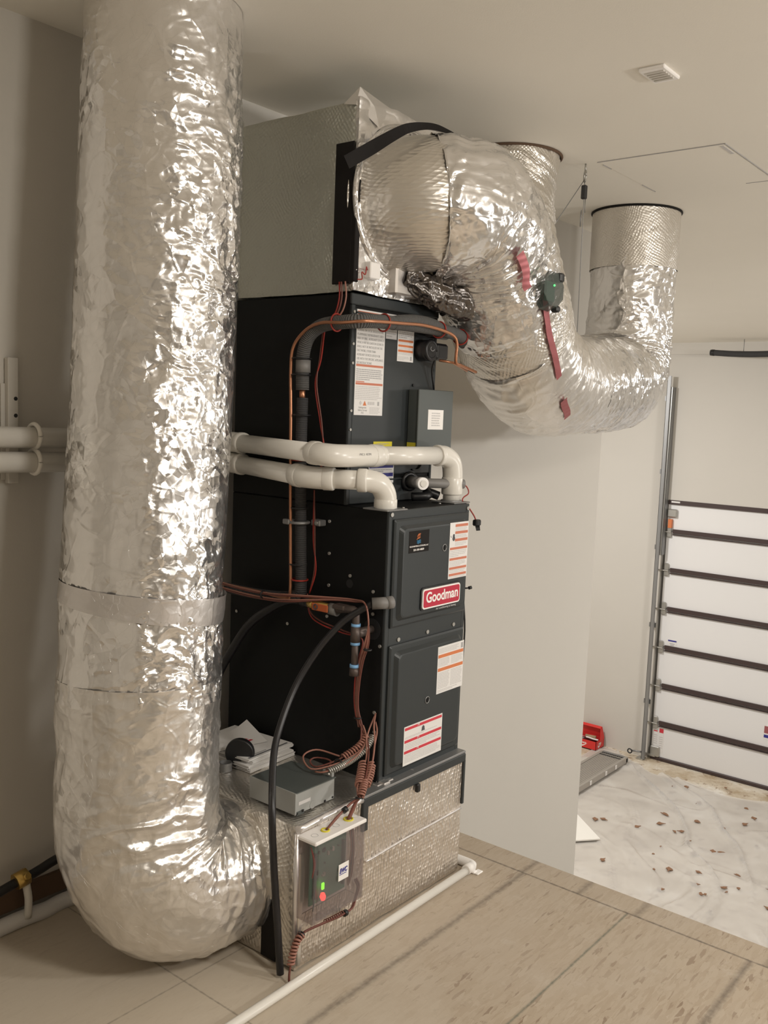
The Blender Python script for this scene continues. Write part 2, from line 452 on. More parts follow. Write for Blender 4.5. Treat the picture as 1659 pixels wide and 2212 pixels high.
def duct(name, pts, rad, m, parent, n=300, seg=200, amp=.006, ring=.004, seed=1, rfun=None, loc=None, sag=.0, uoff=0.0, crumple=1.0, bias=None, pleats=1.0):
    """foil jacketed duct with real folds; rad is a number or a list along pts"""
    C, s = spline(pts, n)
    if hasattr(rad, '__len__'):
        rr = np.interp(np.linspace(0, 1, n), np.linspace(0, 1, len(rad)), rad)
        ks = np.ones(7) / 7; rr = np.convolve(np.pad(rr, 3, mode='edge'), ks, 'valid')
    else: rr = np.full(n, rad)
    T = np.gradient(C, axis=0); T /= np.linalg.norm(T, axis=1)[:, None]
    N = np.zeros_like(T); up = np.array([0, 0, 1.]) if abs(T[0, 2]) < .9 else np.array([1., 0, 0])
    N[0] = np.cross(T[0], up); N[0] /= np.linalg.norm(N[0])
    for i in range(1, n):
        v = N[i - 1] - T[i] * (N[i - 1] @ T[i]); N[i] = v / np.linalg.norm(v)
    Bn = np.cross(T, N)
    K = np.gradient(T, s, axis=0)
    th = np.linspace(0, 2 * PI, seg, endpoint=False)
    D = N[:, None, :] * np.cos(th)[None, :, None] + Bn[:, None, :] * np.sin(th)[None, :, None]
    S = np.repeat(s[:, None], seg, 1)
    A = np.repeat(th[None, :], n, 0)
    R = np.repeat(rr[:, None], seg, 1)
    base = C[:, None, :] + D * R[..., None]
    # folds: on the inner side of a bend the jacket bunches into deep pleats
    inner = np.clip(np.einsum('nij,nj->ni', D, K), 0, 6)
    inner = np.minimum(inner * .35, 1.4)
    P1 = np.stack([S * 9 + fbm(base * 6, 2, seed) * .6, np.cos(A) * 1.1, np.sin(A) * 1.1], -1)
    pleat = ridged(P1 * np.array([2.6, 1, 1]), 2, seed + 3)
    fold = ridged(np.stack([S * 7, np.cos(A) * 1.6, np.sin(A) * 1.6], -1) + fbm(base * 4, 2, seed + 9)[..., None] * .7, 3, seed + 5)
    cr = ridged(base * 22 + fbm(base * 8, 2, seed + 7)[..., None] * 1.2, 3, seed + 11)
    patch = np.clip(fbm(base * 3.0, 2, seed + 21) * .9 + .45, .1, 1.3)
    if bias is not None:
        bb = D @ np.array(bias); patch = patch * (.25 + .95 * np.clip((bb - .35) / .5, 0, 1)) + 2.8 * np.exp(-((bb - .47) / .055) ** 2) * np.clip((2.0 - base[..., 2]) * 3, 0, 1) * np.clip(fbm(base * 5, 2, 77) + .55, 0, 1)
    d = ring * (fold - .6) + amp * .8 * crumple * patch * (cr - .6) + amp * fbm(base * 3, 2, seed + 13)
    Kn = np.linalg.norm(K, axis=1); Kh = K / np.maximum(Kn, 1e-6)[:, None]
    kb = np.clip(Kn / 1.8, 0, 1); kb = np.convolve(np.pad(kb, 12, mode='edge'), np.ones(25) / 25, 'valid')
    ca = np.einsum('nij,nj->ni', D, Kh); wt = kb[:, None] * (.36 + np.clip((ca + .45) / 1.45, 0, 1) ** 1.4)
    ph = S * 15 + .55 * fbm(np.stack([S * 3, np.cos(A) * 1.2, np.sin(A) * 1.2], -1), 2, seed + 61) + .12 * vn(base * 20, seed + 63)
    tri = 1 - np.abs((ph % 1.0) * 2 - 1) * 1.0; ph2 = ph * 2.3 + .4 * vn(base * 7, seed + 65); tri2 = 1 - np.abs((ph2 % 1.0) * 2 - 1)
    brk = np.clip(.55 + 1.1 * vn(np.stack([S * 5, np.cos(A) * 2.2, np.sin(A) * 2.2], -1), seed + 67), 0, 1.2)
    d = d + wt * brk * .015 * pleats * ((tri ** 1.6 - .4) + .4 * (tri2 - .5))
    P = base + D * d[..., None]
    if sag: P[..., 2] -= 0
    mb = MB()
    V = P.reshape(-1, 3); i = np.arange(n - 1)[:, None]; k = np.arange(seg)[None, :]; k2 = (k + 1) % seg
    F = np.stack([i * seg + k, (i + 1) * seg + k, (i + 1) * seg + k2, i * seg + k2], -1).reshape(-1, 4)
    off = np.array(origin_of(parent)) if parent is not None else np.array(loc if loc else C[0])
    me = bpy.data.meshes.new(name); me.from_pydata((V - off).tolist(), [], F.tolist())
    me.polygons.foreach_set('use_smooth', np.ones(len(F), bool))
    me.materials.append(m)
    U = np.zeros((n - 1, seg, 4, 2)); circ = 2 * PI * rr.mean()
    for c_, (a, b) in enumerate(((0, 0), (1, 0), (1, 1), (0, 1))):
        U[..., c_, 0] = (np.arange(seg)[None, :] + b) / seg * circ + uoff
        U[..., c_, 1] = s[:-1, None] if a == 0 else s[1:, None]
    ul = me.uv_layers.new(name='UVMap'); ul.data.foreach_set('uv', U.reshape(-1))
    me.update()
    o = bpy.data.objects.new(name, me); COL.objects.link(o)
    if parent is not None: o.parent = parent
    else: o.location = off
    return o

def puffy_box(name, a, b, m, parent, res=.012, amp=.003, seed=0, faces='xXyYZ', rnd=.012):
    """box wrapped in insulation: rounded, lightly pillowed faces; UV in metres"""
    a = np.array(a, float); b = np.array(b, float); vs = []; fs = []; uvs = []; o = 0
    c = (a + b) / 2; h = (b - a) / 2
    for f in faces:
        ax = 'xyz'.index(f.lower()); sgn = 1 if f.isupper() else -1
        u, v = [i for i in range(3) if i != ax]
        if ax == 1: u, v = 0, 2
        nu = max(2, int(2 * h[u] / res)); nv = max(2, int(2 * h[v] / res))
        gu, gv = np.meshgrid(np.linspace(-1, 1, nu), np.linspace(-1, 1, nv), indexing='ij')
        P = np.zeros((nu, nv, 3)); P[..., u] = gu * h[u]; P[..., v] = gv * h[v]; P[..., ax] = sgn * h[ax]
        Q = np.clip(P, -(h - rnd), h - rnd); dd = P - Q; L = np.linalg.norm(dd, axis=-1, keepdims=True)
        nrm = dd / np.maximum(L, 1e-9); P = Q + nrm * rnd
        W = P + c
        P = P + nrm * (amp * fbm(W * 5, 3, seed) + amp * .7 * ridged(W * 9, 2, seed + 4))[..., None]
        vs.append((P + c).reshape(-1, 3))
        i = np.arange(nu - 1)[:, None]; k = np.arange(nv - 1)[None, :]
        q = np.stack([i * nv + k, (i + 1) * nv + k, (i + 1) * nv + k + 1, i * nv + k + 1], -1).reshape(-1, 4) + o
        fs.append(q); UV = np.stack([gu * h[u], gv * h[v]], -1).reshape(-1, 2) + 3 * ax
        uvs.append(UV[(q - o).reshape(-1)]); o += nu * nv
    V = np.vstack(vs); F = np.vstack(fs); off = np.array(origin_of(parent))
    me = bpy.data.meshes.new(name); me.from_pydata((V - off).tolist(), [], F.tolist())
    me.polygons.foreach_set('use_smooth', np.ones(len(F), bool)); me.materials.append(m)
    ul = me.uv_layers.new(name='UVMap'); ul.data.foreach_set('uv', np.vstack(uvs).reshape(-1)); me.update()
    ob = bpy.data.objects.new(name, me); COL.objects.link(ob); ob.parent = parent
    return ob

def text(mb, s, x, z, size, m, y, align='LEFT', width=None, bold=0.0, plane='y', shear=0.0, rot=0.0):
    """letters as a thin flat mesh on a plane facing -Y (reads along +X)"""
    c = bpy.data.curves.new('letters', 'FONT'); c.body = s; c.size = size; c.align_x = align; c.offset = bold; c.extrude = .0003; c.shear = shear
    o = bpy.data.objects.new('letters', c); COL.objects.link(o)
    bpy.context.view_layer.update()
    me = o.to_mesh(); P = np.array([v.co[:] for v in me.vertices]) if len(me.vertices) else np.zeros((0, 3))
    F = [tuple(p.vertices) for p in me.polygons]
    if len(P):
        if width:
            wd = P[:, 0].max() - P[:, 0].min(); P[:, 0] *= width / wd
        if plane == 'y': V = [(x + p[0], y - p[2], z + p[1]) for p in P]
        elif plane == 'z': # lying flat, y holds height
            V = [(x + p[0] * math.cos(rot) - p[1] * math.sin(rot), z + p[0] * math.sin(rot) + p[1] * math.cos(rot), y + p[2]) for p in P]
        elif plane == 'x': # facing -X, reads towards -Y
            V = [(y - p[2], x - p[0], z + p[1]) for p in P]
        mb.add(V, F, m)
    o.to_mesh_clear(); bpy.data.objects.remove(o); bpy.data.curves.remove(c)
def label_sheet(mb, x0, x1, z0, z1, y, m=None):
    mb.box((x0, y - .0008, z0), (x1, y, z1), m or M_paper)
def bar(mb, x0, x1, z0, z1, y, m): mb.box((x0, y - .0014, z0), (x1, y - .0007, z1), m)
def lines(mb, x0, x1, z0, z1, y, n, m=None, seed=0):
    rg = random.Random(seed); h = (z1 - z0) / n
    for i in range(n):
        z = z1 - (i + .5) * h; xe = x1 - (x1 - x0) * (rg.random() * .12 if i < n - 1 else rg.random() * .5)
        x = x0
        while x < xe - .002:
            wd = min(rg.uniform(.006, .016), xe - x); bar(mb, x, x + wd, z - h * .24, z + h * .24, y, m or M_papg); x += wd + .0022
def coil_wire(path, R, turns, r, m, mb, seg=14):
    C, s = spline(path, turns * seg)
    T = np.gradient(C, axis=0); T /= np.linalg.norm(T, axis=1)[:, None]
    up = np.array([1., 0, 0]) if abs(T[0, 0]) < .8 else np.array([0, 1., 0]); pts = []
    N = np.cross(T[0], up); N /= np.linalg.norm(N)
    for i in range(len(C)):
        N = N - T[i] * (N @ T[i]); N /= np.linalg.norm(N); B = np.cross(T[i], N); a = 2 * PI * i / seg
        pts.append(C[i] + (N * math.cos(a) + B * math.sin(a)) * R)
    mb.tube(pts, r, m, 6)

# ================================================================== THE SETTING
H = 2.699; G = -3.134; YW = 0.80; XD = 10.217
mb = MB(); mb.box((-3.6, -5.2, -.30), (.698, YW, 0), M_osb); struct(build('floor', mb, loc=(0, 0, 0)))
mb = MB(); mb.box((.699, -5.2, -.30), (.72, YW, -.05), M_wall); struct(build('trim_1', mb))
mb = MB(); mb.box((-.2, -5.2, G - .1), (XD + .4, 6.4, G), M_conc); struct(build('floor_garage', mb))
mb = MB(); mb.box((-3.7, -5.3, H), (XD + .3, 6.5, H + .1), M_ceil); struct(build('ceiling', mb))
mb = MB(); mb.box((-3.6, YW, G), (3.085, YW + .14, H), M_wall); struct(build('wall_back', mb))
mb = MB(); mb.box((-3.75, -5.2, -.3), (-3.6, YW + .14, H), M_wall); struct(build('wall_left', mb))
mb = MB(); mb.box((-3.75, -5.35, G), (XD + .3, -5.2, H), M_wall); struct(build('wall_front', mb))
mb = MB(); mb.box((2.945, 6.3, G), (XD + .3, 6.45, H), M_wall); struct(build('wall_rear', mb))
mb = MB(); mb.box((2.945, YW + .14, G), (3.085, 6.3, H), M_wall); struct(build('wall_side', mb))
mb = MB()
mb.box((XD, 3.245, G), (XD + .15, 6.3, H), M_wall); mb.box((XD, -1.7, .56), (XD + .15, 3.245, H), M_wall)
mb.box((XD, -5.2, G), (XD + .15, -1.7, H), M_wall)
struct(build('wall_right', mb))
mb = MB(); mb.box((XD - .03, -5.2, 2.545), (XD, 6.3, H), M_wall); struct(build('trim_2', mb))

# overhead door --------------------------------------------------------------
zs = [G + .03, -2.59, -2.049, -1.501, -.954, -.407, .133, .545]
dr = thing('door_1', '', '', (XD + .03, .8, G)); del dr['label']; del dr['category']; dr['kind'] = 'structure'
for i in range(7):
    mb = MB(); mb.box((XD + .02, -1.65, zs[i] + .004), (XD + .06, 3.20, zs[i + 1] - .004), M_door, .004); build('door_panel', mb, dr)
for i, z in enumerate(zs[1:-1]):
    mb = MB(); mb.box((XD - .005, -1.65, z - .028), (XD + .02, 3.105, z + .03), M_strip); build('door_strut', mb, dr)
    mb = MB(); mb.box((XD - .006, -1.65, z - .052), (XD + .02, 3.105, z - .040), M_strip); build('strut_lip', mb, dr)
    for j, yy in enumerate((3.155, 1.56 + (i - 2) * .004)):
        mb = MB(); mb.box((XD - .02, yy - .03, z - .01), (XD + .018, yy + .03, z + .09), M_galv, .01)
        mb.box((XD - .016, yy - .035, z - .085), (XD + .018, yy + .035, z - .012), M_galv, .008)
        mb.cyl((XD - .028, yy - .04, z - .01), (XD - .028, yy + (.12 if j == 0 else .04), z - .01), .009, M_galv, 10)
        build('hinge', mb, dr)
mb = MB(); mb.box((XD - .006, -1.65, .505), (XD + .03, 3.19, .565), M_strip); build('top_strut', mb, dr)
mb = MB(); mb.box((XD - .008, 3.03, .53), (XD - .006, 3.15, .552), M_paper); build('strut_sticker', mb, dr)
mb = MB(); mb.box((XD - .004, -1.65, G + .002), (XD + .05, 3.20, G + .055), M_strip, .01); build('bottom_seal', mb, dr)
mb = MB(); mb.box((XD - .03, 3.06, .33), (XD + .02, 3.19, .44), M_galv, .01); mb.box((XD - .03, 3.12, .18), (XD + .018, 3.17, .30), M_orange); build('top_bracket', mb, dr)
mb = MB(); mb.box((XD - .02, 3.07, G + .05), (XD + .018, 3.2, G + .2), M_galv, .01); mb.box((XD - .03, 3.12, G + .05), (XD - .01, 3.3, G + .08), M_galv); build('bottom_bracket', mb, dr)
def sticker(y0, y1, z0, z1, parts):
    mb = MB(); mb.box((XD + .017, y0, z0), (XD + .0195, y1, z1), M_paper)
    for a, b, c, d, m in parts: mb.box((XD + .0155, a, c), (XD + .0175, b, d), m)
    build('door_sticker', mb, dr)
sticker(3.03, 3.10, -3.02, -2.66, [(3.035, 3.095, -2.73, -2.67, M_red)] + [(3.04, 3.09, -2.80 - i * .03, -2.788 - i * .03, M_papl) for i in range(6)])
sticker(3.115, 3.18, -2.96, -2.70, [(3.12, 3.175, -2.725, -2.71, M_red)] + [(3.12, 3.17, -2.78 - i * .03, -2.768 - i * .03, M_papl) for i in range(5)])
sticker(2.94, 3.07, -1.47, -1.38, [(2.945, 3.065, -1.405, -1.385, M_blue), (2.97, 3.04, -1.44, -1.43, M_papg), (2.98, 3.03, -1.46, -1.45, M_papg)])
sticker(1.63, 1.69, -2.47, -2.28, [(1.632, 1.688, -2.38, -2.285, M_redtape), (1.632, 1.688, -2.44, -2.40, M_blue)])

tr = thing('door_track', 'grey vertical steel track at the left edge of the overhead door', 'track', (XD - .1, 3.27, G))
mb = MB(); mb.box((XD - .14, 3.225, G + .01), (XD - .135, 3.275, 2.25), M_galvd); mb.box((XD - .14, 3.27, G + .01), (XD - .085, 3.275, 2.25), M_galvd)
mb.box((XD - .14, 3.222, G + .01), (XD - .125, 3.227, 2.25), M_galvd); build('rail', mb, tr)
mb = MB(); mb.box((XD - .115, 3.20, -.2), (XD - .11, 3.255, 2.1), M_galv); mb.box((XD - .115, 3.20, -.2), (XD - .001, 3.204, 2.1), M_galvd); build('angle_iron', mb, tr)
for z in (1.95, .95, -.1, -1.2, -2.3):
    mb = MB(); mb.box((XD - .12, 3.27, z - .04), (XD - .002, 3.276, z + .04), M_galv); mb.box((XD - .05, 3.23, z - .035), (XD - .045, 3.33, z + .03), M_galvd); build('track_bracket', mb, tr)
mb = MB(); mb.box((XD - .16, 3.24, G + .001), (XD - .04, 3.34, G + .02), M_galv); mb.torus((XD - .13, 3.45, G + .08), (1, 0, 0), .03, .009, M_blk); mb.cyl((XD - .1, 3.28, G + .1), (XD - .12, 3.43, G + .09), .012, M_galvd); build('foot_bracket', mb, tr)

mb = MB(); mb.tube(sp([(9.80, 2.615, 2.535), (9.80, 2.56, 2.532), (9.8, 2.35, 2.517), (9.8, 2.1, 2.510), (9.8, 1.8, 2.515), (9.8, 1.3, 2.53)], 30), .038, M_foam, 14)
o = build('foam_sleeve', mb); tag(o, 'dark foam-covered tube running along the wall above the overhead door', 'tube')
s_ = MB(); s_.cyl((9.8, 2.60, 2.535), (9.8, 2.565, 2.532), .041, M_blk, 14); build('end_cap', s_, o)
for y_, z_ in ((2.2, 2.55), (1.4, 2.56)):
    s_ = MB(); s_.cyl((9.8, y_, z_ - .01), (9.8, y_, H - .001), .004, M_galvd, 6); build('hanger_rod', s_, o)

# ceiling bits -----------------------------------------------------------------
hp = thing('access_hatch', 'square cut-out attic hatch panel taped flush into the ceiling', 'hatch', (1.77, -.15, H - .004))
mb = MB(); mb.box((1.46, -.42, H - .002), (2.09, .10, H - .0005), M_ceil); build('hatch_panel', mb, hp)
for a, b in (((1.452, -.425), (1.456, .108)), ((1.452, -.429), (2.1, -.4255)), ((2.094, -.30), (2.0975, -.42)), ((1.9, .1025), (2.05, .105)), ((1.50, .1025), (1.58, .105))):
    mb = MB(); mb.box((a[0], a[1], H - .003), (b[0], b[1], H - .0004), M_papg); build('hatch_gap', mb, hp)
mb = MB(); mb.box((1.475, -.415, H - .0035), (1.60, -.40, H - .002), M_papl); build('tape_scrap', mb, hp)
cp = thing('ceiling_vent', 'small square white vent cover on the ceiling', 'vent', (.613, -.513, H - .02))
mb = MB(); mb.box((.552, -.556, H - .012), (.676, -.472, H), M_white, .003); build('frame', mb, cp)
for i in range(5):
    mb = MB(); mb.box((.572 + i * .018, -.545, H - .015), (.582 + i * .018, -.484, H - .010), M_wall); build('louvre', mb, cp)

# wire rope hanger ---------------------------------------------------------------
hg = thing('wire_rope_hanger', 'thin steel cable hanger with black locking clamp, hooked to the ceiling', 'hanger', (1.454, .161, H))
mb = MB(); mb.cyl((1.454, .161, H), (1.454, .161, H - .03), .004, M_galv, 8); mb.torus((1.454, .161, H - .052), (.6, -.8, 0), .022, .0045, M_galv, 20, 6); build('eye_screw', mb, hg)
mb = MB(); mb.box((1.446, .151, H - .145), (1.466, .173, H - .088), M_blk, .003); build('cable_lock', mb, hg)
mb = MB()
mb.tube([(1.456, .162, H - .066), (1.458, .162, H - .15), (1.47, .162, 1.93)], .0018, M_galvd, 6)
mb.tube([(1.452, .162, H - .066), (1.40, .34, H - .35), (1.30, .60, 1.95)], .0018, M_galvd, 6)
mb.tube([(1.466, .16, H - .14), (1.470, .16, H - .20)], .0018, M_galvd, 6)
mb.torus((1.455, .17, H - .225), (.5, -.85, 0), .034, .0018, M_galvd, 24, 6); build('cable', mb, hg)

# ================================================================== FURNACE
FX, FZ0, FZ1, FD = .444, .441, 1.317, .711
fu = thing('furnace', 'black upright gas furnace with red brand badge and white warning labels on its front', 'furnace', (.222, .35, FZ0))
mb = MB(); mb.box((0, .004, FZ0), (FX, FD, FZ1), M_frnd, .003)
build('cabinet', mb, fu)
mb = MB()
mb.box((0, -.004, FZ0), (.020, .006, FZ1), M_frn, .002); mb.box((FX - .020, -.004, FZ0), (FX, .006, FZ1), M_frn, .002)
mb.box((.018, -.004, FZ1 - .030), (FX - .018, .006, FZ1), M_frn, .002); mb.box((.018, -.004, FZ0), (FX - .018, .006, FZ0 + .02), M_frn, .002)
mb.box((.018, -.004, .885), (FX - .018, .008, .945), M_frn, .002)
build('front_frame', mb, fu)
def embossed(name, x0, x1, z0, z1):
    """door with a sloped border round a raised flat field"""
    mb = MB(); e = .030; vs = []; rings = [(0, .004), (0, -.010), (.006, -.014), (.020, -.014), (e, -.026), (e + .004, -.027)]
    def rr(i, r):
        x, X, z, Z = x0 + i, x1 - i, z0 + i, z1 - i; out = []
        for cx_, cz_, a0 in ((X - r, Z - r, 0), (x + r, Z - r, 90), (x + r, z + r, 180), (X - r, z + r, 270)):
            for k in range(5): a = math.radians(a0 + k * 22.5); out.append((cx_ + r * math.cos(a), cz_ + r * math.sin(a)))
        return out
    for i, (d, y) in enumerate(rings):
        for x, z in rr(d, .004 if i < 3 else .018): vs.append((x, y, z))
    n = 20; fs = []
    for i in range(len(rings) - 1):
        for k in range(n): fs.append((i * n + k, i * n + (k + 1) % n, (i + 1) * n + (k + 1) % n, (i + 1) * n + k))
    fs.append(tuple((len(rings) - 1) * n + k for k in range(n)))
    mb.add(vs, fs, M_frn, smooth=False); return build(name, mb, fu)
d1 = embossed('upper_door', .020, FX - .012, .945, FZ1 - .028)
d2 = embossed('lower_door', .020, FX - .012, FZ0 + .022, .887)
YF = -.027
def screw(p, nrm, par, r=.0055, m=None):
    mb = MB(); mb.disc(p, nrm, r, m or M_galv, 10, .004); build('screw', mb, par)
for y, z in ((.24, 1.26), (.237, 1.155), (.144, 1.094), (.235, 1.05), (.046, 1.057), (.418, .89), (.674, .891), (.238, .946), (.044, .986), (.011, .888), (.023, .671), (.02, .608)):
    screw((-.0005, y, z), (-1, 0, 0), fu)
for x, z in ((.07, .901), (.226, .901), (.377, .903), (.012, 1.305), (.432, 1.302)): screw((x, -.004, z), (0, -1, 0), fu, .007)
for y, z, r in ((.147, 1.068, .014), (.046, .937, .034)):
    mb = MB(); mb.disc((.0005, y, z), (-1, 0, 0), r, M_blk, 20, .0015); build('knockout_hole', mb, fu)
for x, z, p in ((.271, 1.182, d1), (.212, .677, d2)):
    mb = MB(); mb.torus((x, YF - .001, z), (0, 1, 0), .011, .0016, M_galvd, 20, 6); mb.disc((x, YF - .0005, z), (0, -1, 0), .010, M_frnd, 16, .001); mb.box((x - .001, YF - .003, z - .006), (x + .003, YF - .001, z + .005), M_blk); build('sight_glass', mb, p)
# upper right label
mb = MB(); L0, L1, z0, z1 = .299, .408, 1.072, 1.262
label_sheet(mb, L0, L1, z0, z1, YF)
for zz, xs in ((1.251, .33), (1.227, .33), (1.202, .33)):
    bar(mb, xs, L1 - .004, zz - .0045, zz + .0045, YF, M_orange2)
for zz in (1.174, 1.138, 1.107, 1.085): bar(mb, L0 + .004, L1 - .004, zz - .004, zz + .004, YF, M_orange2)
for a, b in ((1.233, 1.245), (1.209, 1.220), (1.182, 1.195)): lines(mb, .332, L1 - .006, a, b, YF, 3, M_papl, int(a * 1e4))
for a, b in ((1.145, 1.168), (1.113, 1.132), (1.091, 1.102), (1.074, 1.080)): lines(mb, L0 + .006, L1 - .006, a, b, YF, 4 if b - a > .015 else 2, M_papl, int(a * 1e4))
mb.disc((.322, YF - .001, 1.208), (0, -1, 0), .0075, M_papd, 12, .0005); mb.disc((.322, YF - .001, 1.218), (0, -1, 0), .0055, M_papd, 12, .0005); bar(mb, .3185, .3255, 1.20, 1.217, YF, M_papd)
mb.torus((.308, YF - .001, 1.217), (0, 1, 0), .004, .0007, M_papd, 12, 5, .6); build('warning_label', mb, d1)['label'] = 'white warning label with seven orange bars'
# dealer sticker
mb = MB(); mb.box((.076, YF - .0008, 1.18), (.182, YF, 1.25), M_blkt)
for i in range(3):
    mb.tube(sp([(.114 + i * .006, YF - .0015, 1.222 + i * .003), (.121 + i * .005, YF - .0015, 1.226), (.118 + i * .006, YF - .0015, 1.232 + i * .002), (.126 + i * .004, YF - .0015, 1.240)], 10), .0013, M_orange, 5)
    mb.tube(sp([(.116, YF - .0015, 1.219 - i * .004), (.123, YF - .0015, 1.2165 - i * .004), (.130, YF - .0015, 1.2195 - i * .004), (.136, YF - .0015, 1.218 - i * .004)], 10), .0012, mat('sticker_blue', (.05, .25, .45), .5), 5)
text(mb, 'BLUE HEATING & COOLING, LLC', .080, 1.1985, .0065, M_white, YF - .001, width=.098, bold=.0001)
text(mb, '231-301-8029', .100, 1.186, .0085, M_white, YF - .001, width=.056, bold=.0002)
build('dealer_sticker', mb, d1)
# badge
def rrect(x0, x1, z0, z1, r, y, y2, mb, m):
    out = []
    for cx_, cz_, a0 in ((x1 - r, z1 - r, 0), (x0 + r, z1 - r, 90), (x0 + r, z0 + r, 180), (x1 - r, z0 + r, 270)):
        for k in range(7): a = math.radians(a0 + k * 15); out.append((cx_ + r * math.cos(a), cz_ + r * math.sin(a)))
    n = len(out); vs = [(a, y, b) for a, b in out] + [(a, y2, b) for a, b in out]
    mb.add(vs, [tuple(range(n, 2 * n))] + [(k, (k + 1) % n, n + (k + 1) % n, n + k) for k in range(n)], m)
bx0, bx1, bz0, bz1 = .152, .364, .990, 1.056
mb = MB(); rrect(bx0 - .005, bx1 + .005, bz0 - .005, bz1 + .005, .013, YF + .001, YF - .004, mb, M_blk); rrect(bx0, bx1, bz0, bz1, .011, YF, YF - .008, mb, M_white); bd = build('brand_badge', mb, d1)
mb = MB(); rrect(bx0 + .005, bx1 - .005, bz0 + .005, bz1 - .005, .008, YF, YF - .009, mb, M_badge); build('badge_field', mb, bd)
mb = MB(); text(mb, 'Goodman', bx0 + .016, bz0 + .021, .048, M_white, YF - .0095, width=.180, bold=.0011); build('badge_lettering', mb, bd)
mb = MB(); text(mb, 'Air Conditioning & Heating', bx0 + .085, bz0 - .012, .010, M_papl, YF - .001, width=.115); build('small_lettering', mb, d1)
# lower labels
mb = MB(); L0, L1, z0, z1 = .262, .415, .684, .846; label_sheet(mb, L0, L1, z0, z1, YF)
for zz in (.812, .766): bar(mb, L0 + .003, L1 - .003, zz - .0055, zz + .0055, YF, M_orange)
lines(mb, L0 + .006, L1 - .03, .822, .840, YF, 4, M_papl, 1); bar(mb, L1 - .018, L1 - .005, .822, .840, YF, M_papg)
for c, (a, b) in enumerate(((L0 + .006, L0 + .072), (L0 + .080, L1 - .006))):
    lines(mb, a, b, .776, .804, YF, 6, M_papl, 2 + c); lines(mb, a, b, .700, .757, YF, 11, M_papl, 4 + c)
lines(mb, L0 + .006, L1 - .03, .688, .697, YF, 2, M_papl, 8); build('warning_label', mb, d2)['label'] = 'white warning label with two orange bars'
mb = MB(); L0, L1, z0, z1 = .092, .304, .480, .611; label_sheet(mb, L0, L1, z0, z1, YF)
for zz in (.602, .560, .524):
    bar(mb, L0 + .004, .165, zz - .0045, zz + .0045, YF, M_red); bar(mb, .175, L1 - .004, zz - .0045, zz + .0045, YF, M_red)
    mb.add([(.166, YF - .0014, zz - .005), (.174, YF - .0014, zz - .005), (.170, YF - .0014, zz + .006)], [(0, 1, 2)], M_red)
mb.add([(.185, YF - .0014, .577), (.206, YF - .0014, .577), (.1955, YF - .0014, .596)], [(0, 1, 2)], M_papd)
mb.disc((.1955, YF - .001, .586), (0, -1, 0), .008, M_papd, 6, .0006)
for a, b, n in ((.568, .576, 2), (.532, .553, 4), (.488, .517, 6)): lines(mb, L0 + .008, L1 - .008, a, b, YF, n, M_papl, n)
build('warning_label', mb, d2)['label'] = 'white warning label with three red bars'
for cx_, cy_ in ((.025, .032), (.420, .057)):
    mb = MB(); mb.box((cx_ - .052, cy_ - .05, FZ1), (cx_ + .045 if cx_ > .3 else cx_ + .052, cy_ + .05, FZ1 + .005), M_galvd, .002)
    mb.torus((cx_, cy_, FZ1 + .006), (0, 0, 1), .034, .004, M_galvd, 24, 6); build('vent_flange', mb, fu)
for x, y in ((.075, .075), (.075, .0), (.30, .02)): screw((x, y, FZ1 + .004), (0, 0, 1), fu, .004)
mb = MB()
for i, (x, y, z) in enumerate(((.45, .02, .82), (.452, .03, 1.06))):
    mb.tube(sp([(.445, .02, 1.20), (.452, .01, 1.0), (.458, .0, .85), (.450, .01, .62), (.446, .03, .50)], 20), .0035, M_blk, 6)
    break
mb.tube([(.444, .0, 1.020), (.462, -.01, 1.020)], .003, M_blk, 6); mb.cyl((.458, -.008, 1.02), (.468, -.012, 1.022), .006, M_blk, 8); build('side_wire', mb, fu)

# ================================================================== EVAPORATOR COIL CABINET
CY, CZ, CX = .180, 1.987, .459
co = thing('coil_cabinet', 'black evaporator coil cabinet with a long white warning label, standing on the furnace', 'coil cabinet', (.23, .45, FZ1))
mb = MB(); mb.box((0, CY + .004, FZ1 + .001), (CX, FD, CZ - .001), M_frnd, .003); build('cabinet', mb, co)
mb = MB(); mb.box((0, CY - .004, FZ1 + .001), (.016, CY + .006, CZ - .035), M_frn, .002); mb.box((CX - .012, CY - .004, FZ1 + .001), (CX, CY + .006, CZ - .035), M_frn, .002)
mb.box((-.004, CY - .006, CZ - .035), (CX + .003, CY + .006, CZ), M_frn, .003); build('front_frame', mb, co)
mb = MB(); mb.box((.016, CY - .003, 1.41), (CX - .012, CY + .005, CZ - .045), M_frn, .003)
mb.box((.016, CY - .002, FZ1 + .002), (CX - .012, CY + .005, 1.40), M_frn, .003)
mb.tube([(.02, CY - .004, CZ - .058), (CX - .03, CY - .004, CZ - .058)], .004, M_frn, 6); mb.tube([(.02, CY - .004, 1.395), (CX - .02, CY - .004, 1.395)], .003, M_frn, 6)
fp = build('access_panel', mb, co); YC = CY - .0035
for z in (1.77, 1.83, 1.62, 1.56, 1.93): screw((.008, CY - .004, z), (0, -1, 0), co, .0045)
for x, z in ((.33, 1.715),): screw((x, YC, z), (0, -1, 0), fp, .005, M_blk)
mb = MB(); mb.tube(sp([(.34, YC - .002, 1.425), (.375, YC - .003, 1.425), (.395, YC - .003, 1.445), (.40, YC - .002, 1.48)], 12), .0035, M_frn, 6); build('embossed_rib', mb, fp); mb = MB(); mb.tube(sp([(.20, YC - .003, 1.345), (.205, YC - .005, 1.37), (.20, YC - .003, 1.385)], 6), .004, M_galvd, 6); build('embossed_rib', mb, fp)
